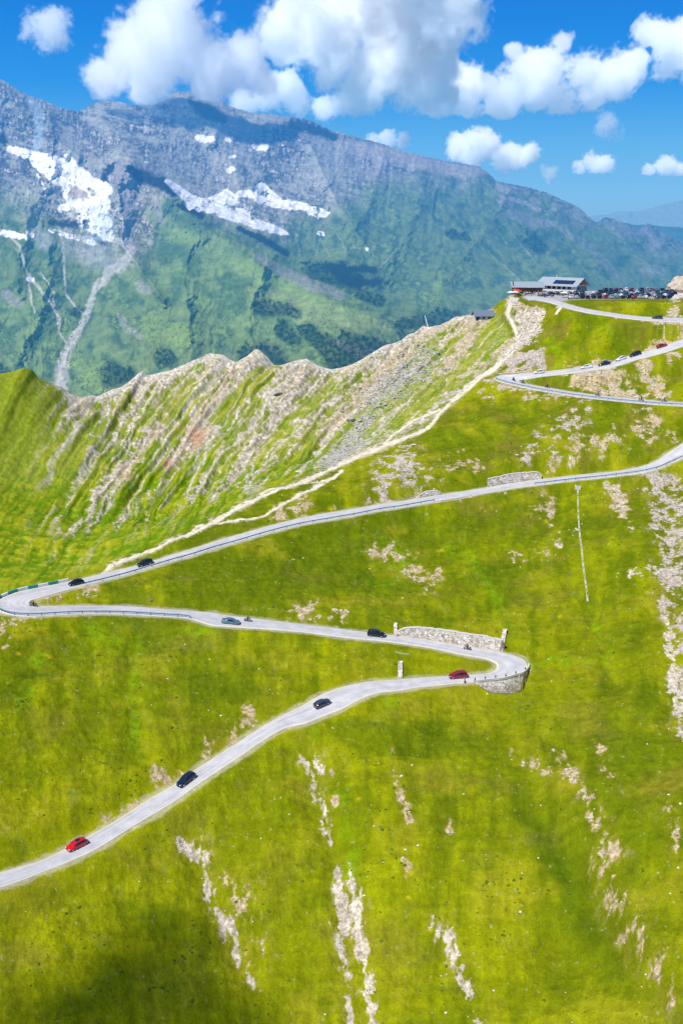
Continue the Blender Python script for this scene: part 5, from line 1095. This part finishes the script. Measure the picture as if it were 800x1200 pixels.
# rocky knob at the right edge of the summit
def rock_mesh(name, scl, seed, m, sub=4, rough=.35):
    b = MB(); bmesh.ops.create_icosphere(b.bm, subdivisions=sub, radius=1.0)
    co = np.array([v.co[:] for v in b.bm.verts]); n = fbm(co[:, 0]*1.3+seed, co[:, 1]*1.3+co[:, 2]*.9, 4, seed)+.6*ridged(co[:, 2]*3+seed, co[:, 0]*2+co[:, 1], 3, seed+1)
    for v, k in zip(b.bm.verts, n): v.co = Vector((v.co.x*scl[0], v.co.y*scl[1], v.co.z*scl[2]))*(1+rough*(k-.3))
    return b.obj(name, m)
rockm = mat('warm_rock', (.58, .48, .37), .95, var=.35, scale=.8, bump=.9)
rk = rock_mesh('rock_outcrop', (9, 8, 7.5), 91, rockm); rk.location = on_park(803, 478)+Vector((0, 0, .5)); tag(rk, 'tall beige rock outcrop rising at the right edge of the car park', 'rock')

# ------------------------------------------------------------------ masonry along the road, laid on the road edges
def edge(nm, side, x0y0, x1y1):
    S, A, B = ROADS[nm]; Q = A if side == 0 else B; c = S[:, :2] if side == 0 else S[:, 2:]
    i = int(np.argmin(np.hypot(c[:, 0]-x0y0[0], c[:, 1]-x0y0[1]))); j = int(np.argmin(np.hypot(c[:, 0]-x1y1[0], c[:, 1]-x1y1[1])))
    O = (B if side == 0 else A); idx = range(i, j+1) if i <= j else range(i, j-1, -1)
    pts = []; 
    for k in idx:
        p = Vector(Q[k]); out = (p-Vector(O[k])); out.z = 0; out.normalize(); pts.append((p, out))
    return pts
def stone_wall_mat():
    m = bpy.data.materials.new('rubble_masonry'); t = NT(m); o = t.n('ShaderNodeOutputMaterial'); b = t.n('ShaderNodeBsdfPrincipled'); b.inputs['Roughness'].default_value = .95; b.inputs['Specular IOR Level'].default_value = .1
    g = t.n('ShaderNodeNewGeometry'); v = t.n('ShaderNodeTexVoronoi', _Scale=1.5, _Randomness=.9); t.l(g.outputs['Position'], v.inputs['Vector'])
    v2 = t.n('ShaderNodeTexVoronoi', feature='DISTANCE_TO_EDGE', _Scale=1.5, _Randomness=.9); t.l(g.outputs['Position'], v2.inputs['Vector'])
    cr = t.n('ShaderNodeValToRGB'); e = cr.color_ramp.elements; e[0].position = 0; e[0].color = (.46, .38, .30, 1); e[1].position = 1; e[1].color = (.86, .79, .71, 1); x = cr.color_ramp.elements.new(.45); x.color = (.70, .61, .51, 1)
    sp = t.n('ShaderNodeSeparateColor'); t.l(v.outputs['Color'], sp.inputs[0]); t.l(sp.outputs[0], cr.inputs[0])
    mr = t.n('ShaderNodeMapRange'); mr.inputs['From Max'].default_value = .07; mr.inputs['To Min'].default_value = .45; t.l(v2.outputs['Distance'], mr.inputs['Value'])
    s = t.n('ShaderNodeVectorMath', operation='SCALE'); t.l(cr.outputs[0], s.inputs[0]); t.l(mr.outputs[0], s.inputs['Scale']); t.l(s.outputs[0], b.inputs['Base Color'])
    bp = t.n('ShaderNodeBump', _Strength=.8, _Distance=.15); t.l(mr.outputs[0], bp.inputs['Height']); t.l(bp.outputs[0], b.inputs['Normal']); t.l(b.outputs[0], o.inputs[0]); return m
rub = stone_wall_mat(); cope = mat('coping_stone', (.66, .60, .52), .9, var=.2, scale=2)
def wall_up(label, pts, hs, lean=.35, thick=.7, off=.45, group=None):
    """a wall standing on the uphill side of the road"""
    n = len(pts); r = empty('retaining_wall', pts[n//2][0]); tag(r, label, 'wall', group); o0 = r.location
    m = MB(); m2 = MB(); rows_ = []; top_ = []; rj = random.Random(3)
    for i, (p, o) in enumerate(pts):
        h = float(np.interp(i/(n-1), [a for a, _ in hs], [b for _, b in hs]))*(1+rj.uniform(-.05, .05)); b0 = p+o*off-o0; t0 = b0+o*lean*h/2+Vector((0, 0, h))
        ring_ = [b0-Vector((0, 0, .6)), b0+(t0-b0)*.5+o*rj.uniform(-.08, .08), t0, t0+o*thick, t0+o*(thick+.6)-Vector((0, 0, h+.8))]
        rows_.append([m.bm.verts.new(q) for q in ring_]); u = Vector((0, 0, .16)); top_.append([m2.bm.verts.new(q) for q in (t0-o*.08, t0-o*.08+u, t0+o*(thick+.1)+u, t0+o*(thick+.1))])
    for a, b in zip(rows_, rows_[1:]):
        for k in range(4): m.bm.faces.new((a[k], a[k+1], b[k+1], b[k]))
    m.bm.faces.new(rows_[0]); m.bm.faces.new(rows_[-1][::-1])
    for a, b in zip(top_, top_[1:]):
        for k in range(4): m2.bm.faces.new((a[k], a[(k+1) % 4], b[(k+1) % 4], b[k]))
    m2.bm.faces.new(top_[0]); m2.bm.faces.new(top_[-1][::-1])
    m.obj('masonry', rub, r); m2.obj('coping', cope, r); return r
def wall_down(label, pts, bottoms, group=None, par=.45):
    """a wall carrying the outer edge of the road, from the edge down to given photo points"""
    n = len(pts); bx = [b[0] for b in bottoms]; r = empty('retaining_wall', pts[n//2][0]); tag(r, label, 'wall', group); o0 = r.location; m = MB(); m2 = MB(); rows_ = []; cp_ = []
    for i, (p, o) in enumerate(pts):
        q = i/(n-1)*(len(bottoms)-1); k = min(int(q), len(bottoms)-2); f = q-k; bx_ = bottoms[k][0]*(1-f)+bottoms[k+1][0]*f; by_ = bottoms[k][1]*(1-f)+bottoms[k+1][1]*f
        B_ = spot(bx_, by_); t0 = p+o*.25
        d_ = Vector(ray(bx_, by_)); 
        # foot: on the ray of the photo point, where the battered face reaches it
        t_ = (t0+o*.9-Vector((0, 0, 0))); den = math.hypot(d_.x, d_.y); rr_b = math.hypot(t_.x, t_.y)/den
        foot = Vector((0, 0, CAMZ))+d_*rr_b
        if foot.z > t0.z-.2: foot.z = t0.z-.2
        foot = foot; ring_ = [t0, (t0*.5+foot*.5)+o*.12, foot, foot-Vector((0, 0, 1.8))-o*.2]
        rows_.append([m.bm.verts.new(v-o0) for v in ring_]); cp_.append([m2.bm.verts.new(v-o0) for v in (t0-o*.2+Vector((0, 0, .02)), t0-o*.2+Vector((0, 0, par)), t0+o*.2+Vector((0, 0, par)), t0+o*.2-Vector((0, 0, .1)))])
    for a, b in zip(rows_, rows_[1:]):
        for k in range(3): m.bm.faces.new((a[k], a[k+1], b[k+1], b[k]))
    for a, b in zip(cp_, cp_[1:]):
        for k in range(4): m2.bm.faces.new((a[k], a[(k+1) % 4], b[(k+1) % 4], b[k]))
    m2.bm.faces.new(cp_[0]); m2.bm.faces.new(cp_[-1][::-1])
    m.obj('masonry', rub, r); m2.obj('coping', cope, r); return r
wall_up('long pale stone retaining wall above the road before the right hairpin', edge('lower', 1, (584, 762.5), (466, 745)), [(0, 2.7), (.2, 2.8), (.5, 2.8), (.8, 2.5), (.93, 1.8), (1, .7)])
wall_down('tall battered stone wall carrying the outside of the right hairpin', edge('lower', 1, (556, 799), (618, 779)), [(557, 801), (563, 806), (573, 810), (582, 811.5), (592, 812), (602, 812), (609, 810), (613, 802), (618, 787)])
wall_up('low stone wall above the middle road, right of the rough grey slope', edge('lower', 0, (570, 571), (632, 561)), [(0, 2.6), (.5, 2.9), (.92, 2.4), (1, 1.2)], lean=.2)
wall_down('stone footing wall under the middle road, left of the low stone wall', edge('lower', 1, (510, 587), (553, 580)), [(510, 589), (520, 591), (535, 588), (553, 583)], par=.3)
wall_up('short stone wall above the middle road, leftmost of the three there', edge('lower', 0, (490, 584), (514, 580)), [(0, .8), (.3, 1.6), (.8, 1.4), (1, .5)], lean=.2)
def strip(name, label, cat, pts_px, w, h, m, parts=None, foot=.4):
    """a low built strip that follows the ground: culvert rim, channel, steps"""
    P_ = [spot(*p) for p in pts_px]; r = empty(name, P_[0]); tag(r, label, cat); Q = []
    for a, b in zip(P_, P_[1:]):
        k = max(2, int((b-a).length/1.5)); 
        for i in range(k): 
            q = a.lerp(b, i/k); q.z = float(Hn(np.array([q.x]), np.array([q.y]))[0]); Q.append(q)
    Q.append(P_[-1])
    for sgn, nm_ in (((-1, 'side_rim'), (1, 'side_rim')) if parts else ((0, 'slab'),)):
        b_ = MB(); rows_ = []
        for i, q in enumerate(Q):
            t_ = (Q[min(i+1, len(Q)-1)]-Q[max(i-1, 0)]); s_ = Vector((t_.y, -t_.x, 0)).normalized(); c = q-P_[0]+s_*sgn*w*.42; ww = w*.5 if not parts else w*.12
            rows_.append([b_.bm.verts.new(c+s_*a_*ww+Vector((0, 0, z_))) for a_, z_ in ((-1, -foot), (-1, h), (1, h), (1, -foot))])
        for a, b in zip(rows_, rows_[1:]):
            for k in range(3): b_.bm.faces.new((a[k], a[k+1], b[k+1], b[k]))
        b_.bm.faces.new(rows_[0]); b_.bm.faces.new(rows_[-1][::-1]); b_.obj(nm_, m, r)
    if parts:
        b_ = MB(); rows_ = []
        for i, q in enumerate(Q):
            t_ = (Q[min(i+1, len(Q)-1)]-Q[max(i-1, 0)]); s_ = Vector((t_.y, -t_.x, 0)).normalized(); c = q-P_[0]
            rows_.append([b_.bm.verts.new(c+s_*a_*w*.4+Vector((0, 0, h-.12))) for a_ in (-1, 1)])
        for a, b in zip(rows_, rows_[1:]): b_.bm.faces.new((a[0], a[1], b[1], b[0]))
        b_.obj('bed', m, r)
    return r
conc = mat('pale_concrete', (.70, .66, .60), .9, var=.2, scale=1.2)
strip('buttress', 'narrow pale stone buttress climbing the slope at the right end of the long wall', 'buttress', [(586.5, 763), (591.5, 739)], 1.0, .6, rub)
strip('buttress', 'short pale stone buttress at the left end of the long wall', 'buttress', [(463.5, 747), (463, 732)], .9, .6, rub)
strip('culvert', 'upright pale stone culvert rim on the uphill side of the lowest ramp', 'culvert', [(468.5, 795), (469, 776)], 1.15, .4, rub)
strip('slab', 'thin pale slab lying in the grass between the two legs of the hairpin', 'slab', [(463, 763.5), (479, 766.5)], .35, .06, mat('weathered_concrete', (.42, .42, .30), .9))
strip('steps', 'pale concrete steps going down from the car park access road', 'steps', [(657, 360.5), (651.5, 368.5)], 1.4, .15, conc)
strip('drainage_channel', 'long thin pale drainage channel running straight down the meadow below the middle road', 'channel', [(676.5, 573), (677, 600), (679, 630), (682, 655), (685, 680), (688, 705)], .42, .12, mat('old_concrete', (.56, .54, .42), .9), True)
pb = spot(676.5, 572); bo = empty('inlet_box', pb); tag(bo, 'small pale concrete inlet box at the top of the long drainage channel', 'inlet box')
MB().box((0, 0, .25), (1.7, 1.7, 1.3), bev=.05).obj('chamber', conc, bo); MB().box((0, 0, .93), (1.3, 1.3, .08)).obj('lid', rimm, bo)
# guard rails
railm = mat('blue_grey_rail', (.17, .32, .50), .45, .3, var=.15, scale=.8); postm = mat('rail_post', (.10, .17, .26), .6, .3)
def guard_rail(label, pts, off=.1, step=3, h=.72):
    r = empty('guard_rail', pts[0][0]); tag(r, label, 'guard rail', 'steel guard rails along the pass road'); o0 = r.location; b = MB(); rows_ = []
    for p, o in pts:
        c = p+o*off-o0; rows_.append([b.bm.verts.new(c+v) for v in (Vector((0, 0, h-.30)), Vector((0, 0, h-.17))-o*.06, Vector((0, 0, h-.10))+o*.02, Vector((0, 0, h))-o*.06, Vector((0, 0, h+.03))+o*.05, Vector((0, 0, h-.32))+o*.07)])
    for a, c in zip(rows_, rows_[1:]):
        for k in range(6): b.bm.faces.new((a[k], a[(k+1) % 6], c[(k+1) % 6], c[k]))
    b.bm.faces.new(rows_[0]); b.bm.faces.new(rows_[-1][::-1]); b.obj('beam', railm, r)
    me = None; last = None; k = 0
    for p, o in pts:
        if last is not None and (p-last).length < step: continue
        last = p
        if k >= 95: break
        k += 1
        if me is None: q = MB().box((0, 0, .1), (.12, .10, 1.3)).obj('post', postm, r); me = q.data
        else: q = link('post', me, r)
        q.location = p+o*(off+.10)-o0
    return r
guard_rail('blue grey guard rail outside the left hairpin and along the leg below it', edge('lower', 0, (224, 725), (-8, 708)), off=-.25)
guard_rail('long blue grey guard rail on the valley side of the road above the left hairpin', edge('lower', 1, (100, 686), (508, 588)), off=-.3, step=4)
guard_rail('blue grey guard rail on the middle road between the stone wall and the right edge', edge('lower', 1, (625, 569), (812, 528)), off=-.3)
guard_rail('blue grey guard rail round the upper hairpin and the leg below it', edge('upper', 0, (830, 478), (600, 438.8)), off=-.3, step=4)
# marker posts on the hairpin wall
mp0 = None
for i, (p, o) in enumerate(edge('lower', 1, (546, 800), (617, 781))[::3]):
    if mp0 is None:
        q = empty('marker_post', p+o*.1); MB().cyl((0, 0, 0), (0, 0, 1.0), .16, .13, 8).obj('shaft', trim, q); MB().ball((0, 0, 1.0), .14).obj('cap', railm, q); mp0 = q
    else: q = dup(mp0); q.location = p+o*.1
    tag(q, 'short dark marker post on top of the hairpin retaining wall', 'post', 'marker posts along the hairpin wall')
# green and white painted kerb barrier outside the left hairpin
kg = mat('kerb_green', (.02, .30, .24), .5); kw = mat('kerb_white', (.78, .80, .78), .5)
pts = edge('lower', 0, (-8, 706), (86, 680)); r = empty('kerb_barrier', pts[0][0]); tag(r, 'low kerb barrier painted in turns green and white outside the left hairpin', 'barrier'); acc = 0; seg = [pts[0]]; k = 0
for a in pts[1:]:
    seg.append(a); L_ = (seg[-1][0]-seg[0][0]).length
    if L_ >= (2.0 if k % 2 else 2.3):
        b = MB(); rows_ = [[b.bm.verts.new(p+o*d_-r.location+Vector((0, 0, z_))) for d_, z_ in ((.1, -.3), (.1, .75), (.55, .75), (.55, -.3))] for p, o in seg]
        for u_, v_ in zip(rows_, rows_[1:]):
            for q_ in range(3): b.bm.faces.new((u_[q_], u_[q_+1], v_[q_+1], v_[q_]))
        b.bm.faces.new(rows_[0]); b.bm.faces.new(rows_[-1][::-1]); b.obj('panel', kw if k % 2 else kg, r); seg = [seg[-1]]; k += 1

# ------------------------------------------------------------------ loose stones and low shrubs (nobody could count them)
def scatter(name, label, cat, centres, sizes, m, seed, flat=.7, sub=1):
    rs = np.random.default_rng(seed); b = bmesh.new(); bmesh.ops.create_icosphere(b, subdivisions=sub, radius=1.0); base = np.array([v.co[:] for v in b.verts]); fc = np.array([[v.index for v in f.verts] for f in b.faces]); b.free()
    n = len(centres); nv = len(base); J = 1+rs.uniform(-.38, .38, (n, nv, 1)); S_ = np.stack([rs.uniform(.7, 1.3, n), rs.uniform(.7, 1.3, n), rs.uniform(.5, 1.0, n)*flat], -1)[:, None]
    a = rs.uniform(0, 6.28, n); c, s = np.cos(a)[:, None], np.sin(a)[:, None]; V_ = base[None]*J*S_*sizes[:, None, None]
    X = V_[..., 0]*c-V_[..., 1]*s+centres[:, None, 0]; Y = V_[..., 0]*s+V_[..., 1]*c+centres[:, None, 1]; Z = V_[..., 2]+centres[:, None, 2]
    me = bpy.data.meshes.new(name); f = (fc[None]+(np.arange(n)*nv)[:, None, None]).reshape(-1, 3)
    me.from_pydata(np.stack([X, Y, Z], -1).reshape(-1, 3).tolist(), [], f.tolist()); me.materials.append(m); o = bpy.data.objects.new(name, me); COL.objects.link(o); tag(o, label, cat, None, 'stuff'); return o
vis = (PX > -30) & (PX < 830) & (PY > 330) & (PY < 1230) & (RD > 3.0) & (V > 1)
cellw = (RR*RR).astype(np.float64)
def pick(w_, n, seed):
    rs = np.random.default_rng(seed); p = (w_*vis*cellw).ravel(); p = p/p.sum(); i = rs.choice(p.size, n, p=p); g = np.stack([GX.ravel()[i], GY.ravel()[i]], -1)+rs.normal(0, .25, (n, 2)); z = Hn(g[:, 0], g[:, 1]); return np.column_stack([g, z]), RR.ravel()[i]
rs_ = np.random.default_rng(77)
c_, r_ = pick(np.clip(bare-.3, 0, 1)*mead, 6500, 1); scatter('loose_stones', 'loose pale stones strewn over the bare erosion strips in the meadow', 'stones', c_, np.minimum(rs_.lognormal(-1.8, .42, len(c_)), .4)*(r_/260+.25), mat('pale_stones', (.60, .55, .48), .95, var=.3, scale=.7), 2, .6)
c_, r_ = pick(facem*(np.clip(rockf, 0, 1)*.12*smooth(300, 480, PX)+2.5*bf), 2600, 3); scatter('scree_boulders', 'grey and beige boulders of the scree on the ridge face', 'boulders', c_, rs_.lognormal(-1.0, .5, len(c_)), mat('grey_boulders', (.42, .40, .36), .95, var=.4, scale=.4), 4, .75)
c_, r_ = pick(mead*(smooth(.1, .5, nB+.6*nA)), 5200, 5); scatter('low_shrubs', 'low dark tufts and dwarf shrubs dotting the meadow', 'shrubs', c_-np.array([0, 0, .10]), np.minimum(rs_.lognormal(-1.5, .4, len(c_)), .5), mat('dwarf_shrub', (.10, .155, .006), .95, var=.5, scale=.5), 6, .55)
c_, r_ = pick(mead*(smooth(-.1, .5, nA))*smooth(800, 1000, PY)*smooth(350, 600, PX)+.25*mead, 230, 7); scatter('scattered_stones', 'single white stones scattered far apart over the grass', 'stones', c_, rs_.lognormal(-1.75, .35, len(c_)), mat('white_stones', (.74, .70, .62), .95, var=.2), 8, .7)
